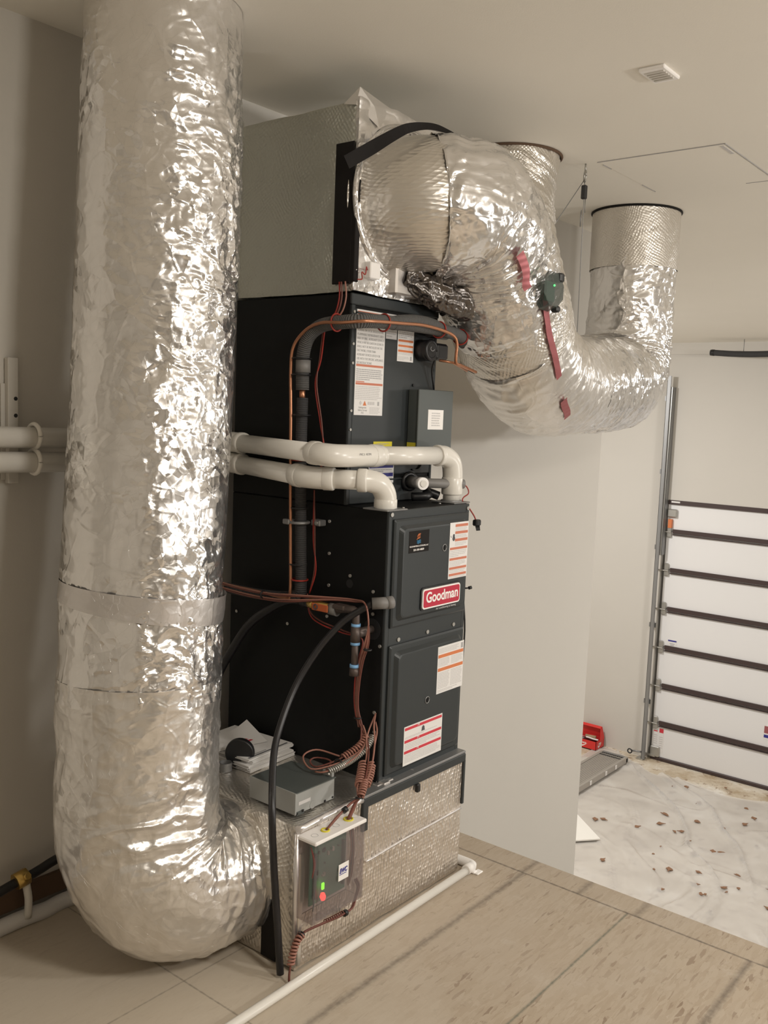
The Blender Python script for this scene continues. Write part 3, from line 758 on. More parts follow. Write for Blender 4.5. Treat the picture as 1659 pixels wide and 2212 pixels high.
# long label
mb = MB(); L0, L1 = .0235, .167; label_sheet(mb, L0, L1, 1.607, 1.940, YC)
bar(mb, L0 + .004, L1 - .004, 1.924, 1.935, YC, M_orange2)
rows = ['APPLIANCES CONTAINING A', 'RISK OF FIRE. SOLID AND OR', 'IN COMPLIANCE WITH', 'FEDERAL OR LOCAL REGULATIONS.', 'FLAMMABLE REFRIGERANT USED', 'RISK OF FIRE.  AUXILIARY DEVICES', 'WHICH MAY BE IGNITION SOURCES', 'SHALL NOT BE INSTALLED IN THE', 'DUCTWORK, OTHER THAN', 'AUXILIARY DEVICES LISTED FOR', 'USE WITH THE SPECIFIC APPLIANCE.', 'SEE INSTRUCTIONS']
wds = [.11, .12, .10, .130, .130, .134, .132, .127, .092, .117, .134, .074]
for i, (r, wd) in enumerate(zip(rows, wds)): text(mb, r, L0 + .005, 1.911 - i * .0128, .0105, M_papg, YC - .001, width=wd)
bar(mb, L0 + .004, L1 - .004, 1.762, 1.769, YC, M_orange2); bar(mb, L0 + .004, L1 - .004, 1.704, 1.711, YC, M_orange2); bar(mb, L0 + .004, L0 + .046, 1.7125, 1.7155, YC, M_orange2)
lines(mb, L0 + .005, L1 - .006, 1.718, 1.756, YC, 6, M_papg, 3); lines(mb, L0 + .005, L1 - .006, 1.656, 1.701, YC, 8, M_papl, 5)
mb.add([(L0 + .043, YC - .0012, 1.638), (L0 + .061, YC - .0012, 1.638), (L0 + .052, YC - .0012, 1.654)], [(0, 1, 2)], M_orange)
mb.add([(L0 + .024, YC - .0012, 1.646), (L0 + .031, YC - .0012, 1.638), (L0 + .038, YC - .0012, 1.646), (L0 + .031, YC - .0012, 1.654)], [(0, 1, 2, 3)], M_papl)
for a in (.068, .080, .092): bar(mb, L0 + a, L0 + a + .009, 1.641, 1.651, YC, M_papl)
bar(mb, L1 - .026, L1 - .018, 1.639, 1.652, YC, M_papg)
for i, r in enumerate(('Refrigerant', 'Safety Group', 'A2L')): text(mb, r, L0 + .042, 1.629 - i * .0085, .0085, M_papg, YC - .001, align='CENTER')
lines(mb, L0 + .078, L1 - .012, 1.612, 1.634, YC, 5, M_papl, 9); build('warning_label', mb, fp)['label'] = 'long white label with red bars and block lettering'
mb = MB(); label_sheet(mb, .172, .229, 1.860, 1.941, YC, M_papl); lines(mb, .176, .226, 1.865, 1.937, YC, 9, M_papg, 2); build('rating_plate', mb, fp)
mb = MB(); label_sheet(mb, .235, .3235, 1.791, 1.943, YC); bar(mb, .238, .321, 1.924, 1.939, YC, M_orange)
for z in (1.860, 1.843, 1.826): bar(mb, .239, .320, z - .0035, z + .0035, YC, M_orange); lines(mb, .240, .319, z - .0125, z - .005, YC, 2, M_papl, int(z * 999))
lines(mb, .240, .319, 1.868, 1.920, YC, 9, M_papg, 7); lines(mb, .240, .300, 1.795, 1.808, YC, 3, M_papl, 7); bar(mb, .306, .315, 1.796, 1.810, YC, M_papg); build('warning_label', mb, fp)['label'] = 'white label with orange bars'
mb = MB(); label_sheet(mb, .128, .226, 1.497, 1.522, YC, M_yell); lines(mb, .146, .210, 1.510, 1.517, YC, 2, M_papg, 7); build('yellow_label', mb, fp)
mb = MB(); label_sheet(mb, .108, .241, 1.383, 1.475, YC)
for z in (1.440, 1.411): bar(mb, .112, .237, z - .006, z + .006, YC, M_blue)
lines(mb, .114, .235, 1.420, 1.431, YC, 2, M_papg, 1); lines(mb, .160, .235, 1.386, 1.402, YC, 3, M_papg, 4); lines(mb, .114, .235, 1.450, 1.470, YC, 3, M_papg, 4); build('blue_label', mb, fp)
# line ports
mb = MB(); mb.cyl((.362, CY - .055, 1.835), (.362, CY, 1.835), .036, M_blk, 20); mb.torus((.362, CY - .05, 1.835), (0, 1, 0), .030, .008, M_blk); mb.box((.385, CY - .06, 1.805), (.455, CY - .02, 1.862), M_blk, .008); mb.torus((.352, CY - .064, 1.840), (.3, 1, 0), .008, .0015, M_galvd, 14, 5, .7)
mb.tube(sp([(.39, CY - .05, 1.81), (.40, CY - .03, 1.77), (.43, CY - .02, 1.71), (.44, CY - .01, 1.69)], 12), .0035, M_blk, 6)
mb.cyl((.36, CY - .04, 1.898), (.46, CY - .04, 1.898), .020, M_blk, 14); build('line_port', mb, co)

# drain fittings on the coil
dt = thing('drain_stub', 'grey plastic drain pipe with round white end cap, in front of the coil cabinet', 'drain pipe', (.34, .1, 1.38))
mb = MB(); mb.tube([(.30, .125, 1.385), (.31, .10, 1.385), (.45, .03, 1.382)], .0165, M_pvcg, 16); build('pipe', mb, dt)
mb = MB(); mb.cyl((.318, .160, 1.385), (.292, .098, 1.385), .020, M_pvcg, 16); mb.torus((.318, .165, 1.385), (.35, 1, 0), .026, .009, M_blk); build('socket', mb, dt)
mb = MB(); mb.cyl((.296, .106, 1.385), (.284, .080, 1.385), .021, M_white, 20); mb.disc((.284, .080, 1.385), (-.42, -.9, 0), .012, M_pvc, 12, .003); build('end_cap', mb, dt)
mb = MB(); mb.tube(sp([(.30, .14, 1.335), (.34, .10, 1.34), (.36, .12, 1.352), (.39, .09, 1.338)], 14), .015, M_blk, 10); o = build('rubber_boot', mb, dt)

# leak sensor box beside the coil
cb = thing('control_box', 'dark grey steel control box with white label, in front of the coil cabinet', 'control box', (.36, .1, 1.46))
mb = MB(); mb.box((.306, .132, 1.490), (.500, .1755, 1.700), M_boxd, .002); build('housing', mb, cb)
mb = MB(); mb.box((.302, .127, 1.486), (.504, .133, 1.702), M_boxd, .002); build('cover', mb, cb)
mb = MB(); label_sheet(mb, .357, .447, 1.566, 1.634, .127, M_white); lines(mb, .378, .428, 1.576, 1.626, .127, 6, M_papl, 3); build('white_label', mb, cb)
mb = MB(); mb.box((.3055, .136, 1.498), (.306, .174, 1.520), M_yell); build('yellow_label', mb, cb)
mb = MB(); mb.torus((.508, .150, 1.64), (.6, -.8, 0), .028, .003, M_blk); mb.torus((.505, .150, 1.60), (.3, -.9, 0), .024, .003, M_blk)
mb.tube(sp([(.50, .15, 1.66), (.52, .15, 1.62), (.506, .15, 1.58), (.512, .15, 1.50), (.50, .15, 1.42)], 20), .003, M_blk, 6); mb.disc((.50, .15, 1.555), (1, 0, 0), .006, M_blk, 8, .012); build('cable', mb, cb)

# ================================================================== SUPPLY PLENUM (above the coil)
BZ = 2.570
pl = thing('supply_plenum', 'large box plenum wrapped in silver bubble foil, above the coil cabinet', 'plenum', (.23, .45, CZ))
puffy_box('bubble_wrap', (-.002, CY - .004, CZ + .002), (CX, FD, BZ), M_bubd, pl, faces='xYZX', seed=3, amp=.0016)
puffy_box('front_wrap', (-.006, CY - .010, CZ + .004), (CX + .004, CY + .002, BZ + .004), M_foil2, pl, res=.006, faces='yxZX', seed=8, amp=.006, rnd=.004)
mb = MB(); mb.add([(-.01, CY, BZ - .02), (.06, CY - .015, BZ - .01), (.0, CY - .005, BZ + .035), (-.012, CY + .05, BZ - .01), (.08, CY - .02, BZ - .07), (.14, CY - .01, BZ + .008)], [(0, 1, 2), (0, 2, 3), (0, 4, 1), (2, 1, 5), (1, 4, 5)], M_foil2); build('folded_corner', mb, pl)
mb = MB(); mb.box((-.011, CY + .002, 2.015), (-.005, CY + .078, 2.445), M_blkt, .002); mb.box((-.010, CY - .014, 2.02), (.012, CY + .01, 2.33), M_blkt, .002); build('black_tape', mb, pl)
mb = MB(); mb.box((.046, CY - .034, 2.036), (.096, CY - .008, 2.088), M_white, .003); ts = build('sensor_box', mb, pl)
mb = MB(); mb.tube(sp([(.046, CY - .02, 2.062), (.03, CY - .03, 2.068), (.028, CY - .028, 2.045), (.008, CY - .03, 2.05), (.014, CY - .028, 2.03), (-.01, CY - .03, 2.025)], 24), .002, M_wirer, 6); build('sensor_wire', mb, ts)

# thermostat wire bundle from the plenum corner
mb = MB()
for i, dx in enumerate((0, .010, .028)):
    mb.tube(sp([(-.016 - .002 * i, CY + .04 - dx, 2.02), (-.016, CY + .038 - dx, 1.97), (-.022, CY + .05 - dx * .9, 1.92), (-.035, CY + .085 - dx * .4, 1.885), (-.05, CY + .12, 1.873)], 20), .0028, (M_wirer, M_wire, M_wirel)[i], 6)
tag(build('thermostat_wire', mb), 'red-brown wires dropping from black tape on the plenum corner to the insulated pipe', 'wire')

# ================================================================== SUPPLY DUCT (elbow, wye, run to the ceiling)
sd = thing('supply_duct', 'fat silver foil duct bending from the plenum front and rising to the ceiling', 'duct', (.9, .1, 1.8))
duct('plenum_collar', [(.235, .20, 2.290), (.235, .14, 2.290), (.245, .10, 2.292), (.275, .07, 2.296), (.31, .05, 2.30)],
     [.252, .222, .214, .212, .212], M_bub, sd, n=120, seg=200, amp=.003, ring=.001, seed=33, crumple=.3, pleats=.3)
duct('plenum_elbow', [(.262, .082, 2.294), (.31, .045, 2.300), (.39, .032, 2.298), (.50, .035, 2.250), (.60, .048, 2.165), (.68, .065, 2.06), (.76, .08, 1.985)],
     [.216, .220, .222, .224, .220, .212, .212], M_foil2, sd, n=280, seg=260, amp=.007, ring=.006, seed=3, crumple=1.3, pleats=1.3)
duct('wye_section', [(.66, .06, 2.09), (.73, .075, 2.02), (.81, .09, 1.945), (.89, .10, 1.885)], [.217, .221, .221, .216], M_bub, sd, n=90, seg=160, amp=.002, ring=.001, seed=5, crumple=.3)
duct('lower_elbow', [(.82, .095, 1.925), (.92, .11, 1.85), (1.08, .14, 1.788), (1.30, .18, 1.765), (1.50, .215, 1.77), (1.64, .24, 1.775)], [.214, .219, .226, .224, .216, .212], M_foil, sd, n=190, seg=200, amp=.004, ring=.004, seed=7)
duct('horizontal_run', [(1.48, .21, 1.768), (1.75, .255, 1.78), (2.02, .295, 1.79), (2.25, .335, 1.80), (2.39, .362, 1.86), (2.445, .372, 1.99), (2.445, .372, 2.15), (2.445, .372, 2.36), (2.445, .372, 2.44)],
     [.214, .222, .226, .228, .226, .222, .222, .222, .219], M_foil2, sd, n=320, seg=200, amp=.004, ring=.006, seed=11, crumple=.9)
duct('ceiling_collar', [(2.445, .372, 2.40), (2.445, .372, 2.55), (2.445, .372, 2.697)], [.224, .224, .224], M_bub, sd, n=60, seg=120, amp=.0012, ring=.0004, seed=13, crumple=.2)
duct('branch_riser', [(1.20, .375, 2.697), (1.16, .37, 2.55), (1.09, .335, 2.41), (1.05, .275, 2.24), (1.03, .225, 2.10), (1.03, .185, 1.96), (1.04, .165, 1.86)], [.205, .205, .208, .212, .214, .216, .21], M_bub, sd, n=180, seg=160, amp=.003, ring=.002, seed=17, crumple=.5)
# seams and printed tape along the wye: strips laid on the jacket
def strip_on(name, axis, rad, dirs, wd, m, par, lift=.004, n=40):
    A, _ = spline(axis, n); D, _ = spline(dirs, n)
    T = np.gradient(A, axis=0); T /= np.linalg.norm(T, axis=1)[:, None]
    D = D - T * np.einsum('ij,ij->i', D, T)[:, None]; D /= np.linalg.norm(D, axis=1)[:, None]
    S = np.cross(T, D); vs = []; k = 5
    for i in range(n):
        for j in range(k):
            a = (j / (k - 1) - .5) * wd / rad; d = D[i] * math.cos(a) + S[i] * math.sin(a)
            vs.append(A[i] + d * (rad + lift + .0004 * math.sin(i * .9 + j)))
    mb = MB(); mb.add(vs, [(i * k + j, (i + 1) * k + j, (i + 1) * k + j + 1, i * k + j + 1) for i in range(n - 1) for j in range(k - 1)], m, smooth=True)
    return build(name, mb, par)
AX = [(.62, .065, 2.09), (.70, .077, 2.017), (.78, .09, 1.95), (.90, .107, 1.865), (1.04, .133, 1.80)]
strip_on('printed_tape', AX[:4], .222, [(-.36, -.92, .1), (-.40, -.91, .05), (-.42, -.9, .0), (-.42, -.85, -.2)], .026, M_redtape, sd, .005)
strip_on('printed_tape', [(.98, .12, 1.828), (1.04, .132, 1.805), (1.10, .143, 1.788)], .224, [(-.42, -.8, -.4), (-.4, -.8, -.5), (-.4, -.75, -.6)], .030, M_redtape, sd, .006)
strip_on('printed_tape', [(.46, .037, 2.235), (.53, .045, 2.180), (.57, .052, 2.14)], .222, [(-.5, -.83, -.1), (-.5, -.83, -.1), (-.5, -.83, -.1)], .030, M_redtape, sd, .010)
mb = MB(); mb.torus((.235, CY - .012, 2.290), (0, 1, 0), .248, .009, M_foil2, 60, 8); build('collar_seam', mb, sd)
mb = MB(); mb.torus((2.445, .372, 2.694), (0, 0, 1), .226, .006, M_blkt, 48, 8); build('ceiling_gasket', mb, sd)
mb = MB(); mb.torus((1.20, .375, 2.694), (0, 0, 1), .209, .006, M_lumber, 48, 8); build('ceiling_gasket', mb, sd)
# black tape running from the plenum corner over the elbow
def ribbon(name, pts, wds, m, par, up=(0, 0, 1), n=40, th=.0015):
    A, _ = spline(pts, n); W = np.interp(np.linspace(0, 1, n), np.linspace(0, 1, len(wds)), wds); T = np.gradient(A, axis=0); T /= np.linalg.norm(T, axis=1)[:, None]
    F = np.cross(T, np.array([.6, .78, 0.3])); F /= np.linalg.norm(F, axis=1)[:, None]; N = np.cross(T, F)
    vs = []
    for i in range(n):
        for a, b in ((-1, -1), (1, -1), (1, 1), (-1, 1)): vs.append(A[i] + F[i] * W[i] * a + N[i] * th * b)
    fs = [(i * 4 + k, i * 4 + (k + 1) % 4, i * 4 + 4 + (k + 1) % 4, i * 4 + 4 + k) for i in range(n - 1) for k in range(4)] + [(0, 3, 2, 1), ((n - 1) * 4, (n - 1) * 4 + 1, (n - 1) * 4 + 2, (n - 1) * 4 + 3)]
    mb = MB(); mb.add(vs, fs, m); return build(name, mb, par)
ribbon('black_tape', [(-0.080, 0.150, 2.360), (-0.012, 0.115, 2.411), (0.041, 0.070, 2.457), (0.088, 0.045, 2.486), (0.187, 0.040, 2.514), (0.309, 0.060, 2.531), (0.431, 0.085, 2.541)], [.020, .020, .016, .011, .009, .005, .003], M_blkt, sd)

# crumpled flex sleeve tucked under the elbow
duct('under_sleeve', [(.22, .16, 2.075), (.30, .125, 2.045), (.40, .09, 2.015), (.52, .075, 1.995)], [.05, .055, .055, .04], M_foilrefl, sd, n=120, seg=120, amp=.008, ring=.006, seed=31, crumple=1.6)
mb = MB(); mb.box((.16, CY - .05, 2.00), (.30, CY - .008, 2.13), M_foild, .006); build('foil_patch', mb, pl)

# damper actuator
da = thing('damper_actuator', 'smoky hexagonal damper motor with a green light on the duct', 'damper motor', (.80, -.18, 2.07))
Mc = Vector((.630, -.152, 2.053)); nrm = Vector((-.25, -.93, .10)).normalized(); ax1 = Vector((.93, -.25, 0)).normalized(); ax2 = nrm.cross(ax1).normalized()
if ax2.z < 0: ax2 = -ax2
def hexp(mb, c0, c1, r0, r1, m, n=6, sc=1.0, a0=.25):
    vs = [c0 + ax1 * (math.cos(a0 + 2 * PI * k / n) * r0) + ax2 * (math.sin(a0 + 2 * PI * k / n) * r0 * sc) for k in range(n)]
    vs += [c1 + ax1 * (math.cos(a0 + 2 * PI * k / n) * r1) + ax2 * (math.sin(a0 + 2 * PI * k / n) * r1 * sc) for k in range(n)]
    mb.add(vs, [tuple(range(n))[::-1], tuple(range(n, 2 * n))] + [(k, (k + 1) % n, n + (k + 1) % n, n + k) for k in range(n)], m)
mb = MB(); hexp(mb, Mc - nrm * .01, Mc + nrm * .035, .056, .050, M_smoke, 8, 1.25); build('clear_cover', mb, da)
mb = MB(); hexp(mb, Mc - nrm * .03, Mc - nrm * .008, .05, .05, M_boxd, 6, 1.2); build('motor_base', mb, da)
mb = MB(); mb.box(tuple(Mc + Vector((-.03, -.018, -.035))), tuple(Mc + Vector((.025, -.008, .03))), M_pcb); build('circuit_board', mb, da)
mb = MB(); mb.disc(Mc + nrm * .036 + ax2 * .012, nrm, .0035, M_ledg2, 10, .003); build('led', mb, da)
mb = MB(); mb.box(tuple(Mc + Vector((.018, -.045, .030))), tuple(Mc + Vector((.045, -.012, .062))), M_blk, .006); build('connector', mb, da)
mb = MB(); mb.box(tuple(Mc + Vector((.005, -.045, -.072))), tuple(Mc + Vector((.028, -.015, -.05))), M_blk, .006); build('connector', mb, da)
D_ = Vector((-.145, .053, -.009))
mb = MB(); coil_wire([tuple(Vector(q) + D_) for q in ((.752, -.185, 2.195), (.765, -.195, 2.178), (.785, -.20, 2.155))], .008, 7, .0028, M_wire, mb)
mb.tube(sp([tuple(Vector(q) + D_) for q in ((.785, -.20, 2.155), (.795, -.20, 2.140), (.792, -.21, 2.125), (.805, -.215, 2.11), (.805, -.225, 2.105))], 20), .003, M_wire, 6); build('control_wire', mb, da)
mb = MB()
for dx in (0, .012, .022):
    mb.tube(sp([tuple(Vector(q) + D_) for q in ((.80 + dx, -.10, 2.32), (.80 + dx, -.13, 2.265), (.775 + dx, -.16, 2.225), (.755 + dx * .5, -.18, 2.195))], 14), [.004, .008, .009, .007] + [.007] * 10, M_blk, 8)
build('black_sleeve', mb, da)

# ================================================================== RETURN PLENUM (base)
PX0, PX1, PY0, PZ = -.395, .440, -.028, .441
rp = thing('return_plenum', 'long low plenum box wrapped in silver insulation, under the furnace', 'plenum', (.02, .34, 0))
puffy_box('wrap_body', (PX0, PY0, .002), (PX1, .74, PZ - .001), M_bub, rp, faces='xXZ', seed=23, amp=.0035, rnd=.012)
puffy_box('front_wrap', (PX0 + .002, PY0 - .004, .004), (PX1, PY0 + .012, PZ - .004), M_quilt, rp, res=.008, faces='yxX', seed=29, amp=.0022, rnd=.005)
mb = MB(); mb.tube(sp([(PX0 - .002, PY0 - .006, PZ - .008), (-.25, PY0 - .006, PZ - .002), (-.12, PY0 - .006, PZ - .004)], 16), .012, M_tape, 10); mb.tube([(PX0, PY0 - .002, PZ - .02), (PX0 + .001, PY0 - .002, .02)], .008, M_tape, 8); build('foil_seam', mb, rp)
mb = MB(); mb.tube(sp([(-.09, PY0 - .007, .226), (.1, PY0 - .007, .232), (.25, PY0 - .007, .233), (PX1 - .004, PY0 - .007, .235)], 30), .0042, M_tape, 6); build('foil_seam', mb, rp)
mb = MB(); mb.box((-.115, PY0 - .012, PZ - .036), (PX1 + .006, PY0 + .004, PZ - .006), M_frn, .003); mb.box((-.115, PY0 - .012, .330), (-.088, PY0 + .004, PZ - .03), M_frn, .003)
mb.box((PX1 - .006, PY0 - .012, .25), (PX1 + .006, PY0 + .004, PZ - .03), M_frn, .002); mb.box((-.11, PY0 - .010, PZ - .006), (PX1 + .006, PY0 + .03, PZ + .003), M_galvd, .002)
build('filter_frame', mb, rp)
mb = MB(); mb.box((.150, PY0 - .022, .380), (.168, PY0 - .008, .408), M_blk, .003); build('latch', mb, rp)
mb = MB(); mb.box((PX0 - .006, .04, .006), (PX0 - .001, .10, .19), M_blkt, .001); mb.add([(PX0 - .008, .07, .185), (PX0 - .008, .12, .23), (PX0 - .05, .22, .135), (PX0 - .05, .17, .10)], [(0, 1, 2, 3), (3, 2, 1, 0)], M_blkt); build('black_tape', mb, rp)
mb = MB(); mb.box((PX0 + .004, PY0 - .013, .02), (PX0 + .02, PY0 - .006, .36), M_bub, .002); build('corner_strip', mb, rp)
mb = MB(); mb.box((-.02, PY0 + .01, PZ), (.06, PY0 + .035, PZ + .006), M_tape, .002); mb.box((.0, -.030, PZ), (.03, .02, PZ + .010), M_tape, .003); build('foil_scrap', mb, rp)

# ================================================================== RETURN DUCT (left)
rd = thing('return_duct', 'tall fat silver foil duct standing left of the furnace, elbowing into the base plenum', 'duct', (-.64, .36, 0))
duct('vertical_run', [(-.545, .425, 2.697), (-.548, .423, 2.45), (-.565, .41, 2.15), (-.585, .395, 1.85), (-.61, .38, 1.5), (-.635, .365, 1.2), (-.655, .35, .95), (-.665, .34, .80)],
     [.218, .219, .222, .220, .222, .224, .222, .224], M_foil2, rd, n=620, seg=260, amp=.0050, ring=.0026, seed=41, crumple=1.1, bias=(.45, -.89, 0))
duct('floor_elbow', [(-.663, .342, .86), (-.672, .335, .70), (-.678, .33, .52), (-.668, .315, .37), (-.61, .29, .262), (-.50, .27, .228), (-.385, .262, .225)],
     [.225, .226, .228, .226, .222, .214, .206], M_foil, rd, n=340, seg=260, amp=.005, ring=.005, seed=43, crumple=.7, pleats=1.25)
duct('joint_tape', [(-.649, .357, 1.047), (-.647, .356, 1.062), (-.645, .355, 1.082), (-.642, .354, 1.112)], .2285, M_tape2, rd, n=36, seg=240, amp=.0028, ring=.001, seed=51, crumple=.6, pleats=0)

# ================================================================== PVC VENT PIPES
def pvc(name, label, path, r, couplings, clamps, base):
    t = thing(name, label, 'pipe', base)
    for nm, pts, n in path:
        mb = MB(); mb.tube(sp(pts, n) if len(pts) > 2 else pts, r if nm == 'pipe' else r + .0035, M_pvc, 24); build(nm, mb, t)
    for a, b, rr in couplings:
        mb = MB(); mb.tube([a, b], rr, M_pvc, 24); A = Vector(a); B = Vector(b); d = (B - A).normalized()
        mb.tube([A, A + d * .006], rr + .002, M_pvc, 24); mb.tube([B - d * .006, B], rr + .002, M_pvc, 24); build('coupling', mb, t)
    return t
R2 = .0302
U0 = Vector((.420, .057, FZ1 + .004)); zu = 1.480
ue = thing('exhaust_pipe', 'upper white plastic vent pipe crossing in front of the coil cabinet to the furnace top', 'pipe', (.1, .3, 1.45))
def seg(par, name, pts, r, n=2, m=None):
    mb = MB(); mb.tube(sp(pts, n) if n > 2 else pts, r, m or M_pvc, 26); return build(name, mb, par)
def hub(par, a, d, ln=.022, r=.0365, name='coupling'):
    A = Vector(a); D = Vector(d).normalized()
    mb = MB(); mb.tube([A - D * ln, A - D * (ln - .004), A + D * (ln - .004), A + D * ln], [r - .002, r, r, r - .002], M_pvc, 26); return build(name, mb, par)
seg(ue, 'pipe', [(-2.8, .70, 1.535), (-.10, .70, 1.498)], R2)
seg(ue, 'elbow', [(-.11, .700, 1.498), (-.075, .695, 1.498), (-.062, .66, 1.497), (-.068, .60, 1.496)], R2 + .0045, 14)
hub(ue, (-.069, .595, 1.496), (-.19, -.98, -.015), .014)
seg(ue, 'pipe', [(-.066, .61, 1.496), (-.165, .16, 1.488)], R2)
hub(ue, (-.162, .165, 1.488), (-.19, -.98, -.015), .018)
seg(ue, 'elbow', [(-.164, .160, 1.488), (-.168, .125, 1.486), (-.145, .095, 1.484), (-.08, .087, 1.483), (.02, .086, 1.482)], R2 + .0045, 24)
hub(ue, (.022, .086, 1.482), (1, 0, 0), .018)
hub(ue, (.050, .086, 1.482), (1, 0, 0), .012, .034)
seg(ue, 'pipe', [(.02, .086, 1.482), (.34, .066, 1.480)], R2)
hub(ue, (.342, .066, 1.480), (1, -.06, 0), .010)
seg(ue, 'elbow', [(.34, .066, 1.480), (.375, .062, 1.478), (.408, .058, 1.458), (.420, .057, 1.42), (.420, .057, 1.38)], R2 + .0045, 24)
hub(ue, (.420, .057, 1.375), (0, 0, 1), .030, .0365)
seg(ue, 'pipe', [(.420, .057, 1.40), (.420, .057, 1.318)], R2)
mb = MB(); text(mb, 'PVC-I  ASTM', -.085, 1.486, .010, M_papg, .0512); build('print_marks', mb, ue)
ie = thing('intake_pipe', 'lower white plastic vent pipe with red print, curving down into the furnace top', 'pipe', (-.1, .3, 1.4))
seg(ie, 'pipe', [(-2.8, .70, 1.462), (-.10, .70, 1.428)], R2)
seg(ie, 'elbow', [(-.11, .700, 1.428), (-.075, .695, 1.427), (-.062, .66, 1.426), (-.068, .60, 1.424)], R2 + .0045, 14)
hub(ie, (-.069, .595, 1.424), (-.19, -.98, -.015), .012)
seg(ie, 'pipe', [(-.066, .61, 1.424), (-.145, .245, 1.413)], R2)
hub(ie, (-.144, .25, 1.413), (-.21, -.97, -.02), .020)
seg(ie, 'elbow', [(-.143, .25, 1.413), (-.149, .22, 1.412), (-.140, .185, 1.411), (-.120, .150, 1.410)], R2 + .0045, 14)
hub(ie, (-.117, .146, 1.410), (.5, -.86, 0), .018)
seg(ie, 'pipe', [(-.120, .150, 1.410), (-.055, .055, 1.409)], R2)
hub(ie, (-.058, .060, 1.409), (.56, -.83, 0), .015)
seg(ie, 'elbow', [(-.06, .065, 1.409), (-.035, .048, 1.407), (-.005, .034, 1.395), (.018, .030, 1.365), (.022, .030, 1.335)], R2 + .0045, 20)
hub(ie, (.022, .030, 1.336), (0, 0, 1), .016)
mb = MB()
for i in range(9):
    a = Vector((-.128, .122, 1.428)) + Vector((.042, -.058, 0)) * (i / 9)
    mb.box((a.x, a.y - .001, a.z - .014), (a.x + .003, a.y + .0, a.z - .008), M_red)
build('print_marks', mb, ie)
# metal strap that holds both pipes on the wall
st = thing('pipe_strap', 'perforated white metal strap on the left wall above the two plastic pipes', 'pipe strap', (-.795, .79, 1.4))
mb = MB(); mb.box((-.812, .775, 1.37), (-.780, .797, 1.735), M_wall, .002); mb.box((-.825, .792, 1.38), (-.812, .797, 1.66), M_wall, .001); build('strap', mb, st)
for z in (1.568, 1.617):
    mb = MB(); mb.disc((-.789, .7755, z), (0, -1, 0), .006, M_blk, 12, .001); build('hole', mb, st)
for z in (1.512, 1.438):
    mb = MB(); mb.torus((-.775, .70, z), (1, 0, 0), .034, .007, M_pvc, 24, 8); mb.box((-.785, .73, z - .012), (-.765, .79, z + .012), M_pvc); build('pipe_clip', mb, st)

# ================================================================== REFRIGERANT LINES
rl = thing('suction_line', 'thick foam-insulated refrigerant pipe rising up the furnace side and over the label', 'refrigerant pipe', (-.05, .32, 1.0))
mb = MB(); mb.tube(sp([(-.06, .303, 1.012), (-.06, .312, 1.2), (-.06, .322, 1.45), (-.058, .325, 1.655)], 30), .0185, M_foam, 18); build('insulation', mb, rl)
mb = MB(); mb.tube(sp([(-.058, .326, 1.680), (-.058, .328, 1.74), (-.058, .326, 1.80), (-.060, .300, 1.852), (-.065, .240, 1.882), (-.078, .14, 1.888), (-.065, .09, 1.890), (.0, .075, 1.896), (.115, .08, 1.900), (.25, .085, 1.903), (.37, .09, 1.902), (.50, .11, 1.895), (.60, .16, 1.88)], 90), .0215, M_foamg, 20); build('insulation', mb, rl)
mb = MB(); mb.tube([(-.058, .325, 1.64), (-.058, .327, 1.69)], .0095, M_cu, 14); build('bare_copper', mb, rl)
mb = MB(); mb.tube(sp([(-.062, .36, 1.01), (-.06, .345, 1.005), (-.06, .31, 1.02), (-.06, .306, 1.06)], 14), .020, M_foam, 16); mb.tube(sp([(-.06, .66, .985), (-.06, .55, .985), (-.06, .45, .99), (-.06, .36, 1.0)], 20), .018, M_foam, 16); build('insulation', mb, rl)
mb = MB(); mb.tube([(-.058, .326, 1.735), (-.058, .3265, 1.775)], .024, M_pvcg, 18); build('duct_tape', mb, rl)
mb = MB(); mb.tube(sp([(.08, .078, 1.898), (.14, .08, 1.906), (.22, .084, 1.912), (.30, .086, 1.910), (.36, .09, 1.902)], 40), [.022 + .004 * math.sin(PI * i / 39) for i in range(40)], M_foamg, 20); build('insulation', mb, rl)
def ring(par, c, d, R=.026, m=None, nm='cable_tie', r=.0028):
    mb = MB(); mb.torus(c, d, R, r, m or M_blk, 22, 6); build(nm, mb, par)
for z in (1.728, 1.780): ring(rl, (-.062, .329, z), (0, 0, 1), .030)
for z in (1.60, 1.30, 1.115): ring(rl, (-.062, .32, z), (0, 0, 1), .027)
for c, d in (((-.062, .322, 1.455), (0, 0, 1)), ((-.062, .31, 1.065), (0, 0, 1)), ((-.072, .175, 1.888), (0, 1, 0)), ((.035, .076, 1.895), (1, 0, 0)), ((.345, .088, 1.902), (1, .1, 0)), ((.52, .12, 1.893), (1, .4, 0))): ring(rl, c, d, .0265, M_wirer)
ll = thing('liquid_line', 'bare copper pipe running along the foam-insulated refrigerant pipe', 'copper pipe', (-.08, .34, 1.0))
mb = MB(); mb.tube(sp([(-.07, .70, .998), (-.075, .5, 1.0), (-.08, .36, 1.0), (-.082, .332, 1.02), (-.083, .336, 1.2), (-.083, .346, 1.45), (-.083, .350, 1.6), (-.083, .356, 1.74), (-.085, .345, 1.815), (-.09, .29, 1.865), (-.094, .22, 1.886), (-.098, .13, 1.884), (-.08, .055, 1.888), (.0, .046, 1.893), (.1, .048, 1.898), (.2, .052, 1.903), (.30, .052, 1.898), (.375, .05, 1.885), (.40, .05, 1.86), (.405, .055, 1.82), (.415, .06, 1.795), (.45, .065, 1.79), (.60, .10, 1.775)], 200), .0052, M_cu, 10); build('pipe', mb, ll)
mb = MB(); mb.tube([(.385, .11, 1.803), (.42, .075, 1.797), (.60, .14, 1.78)], .0045, M_cu, 10); build('stub', mb, ll)
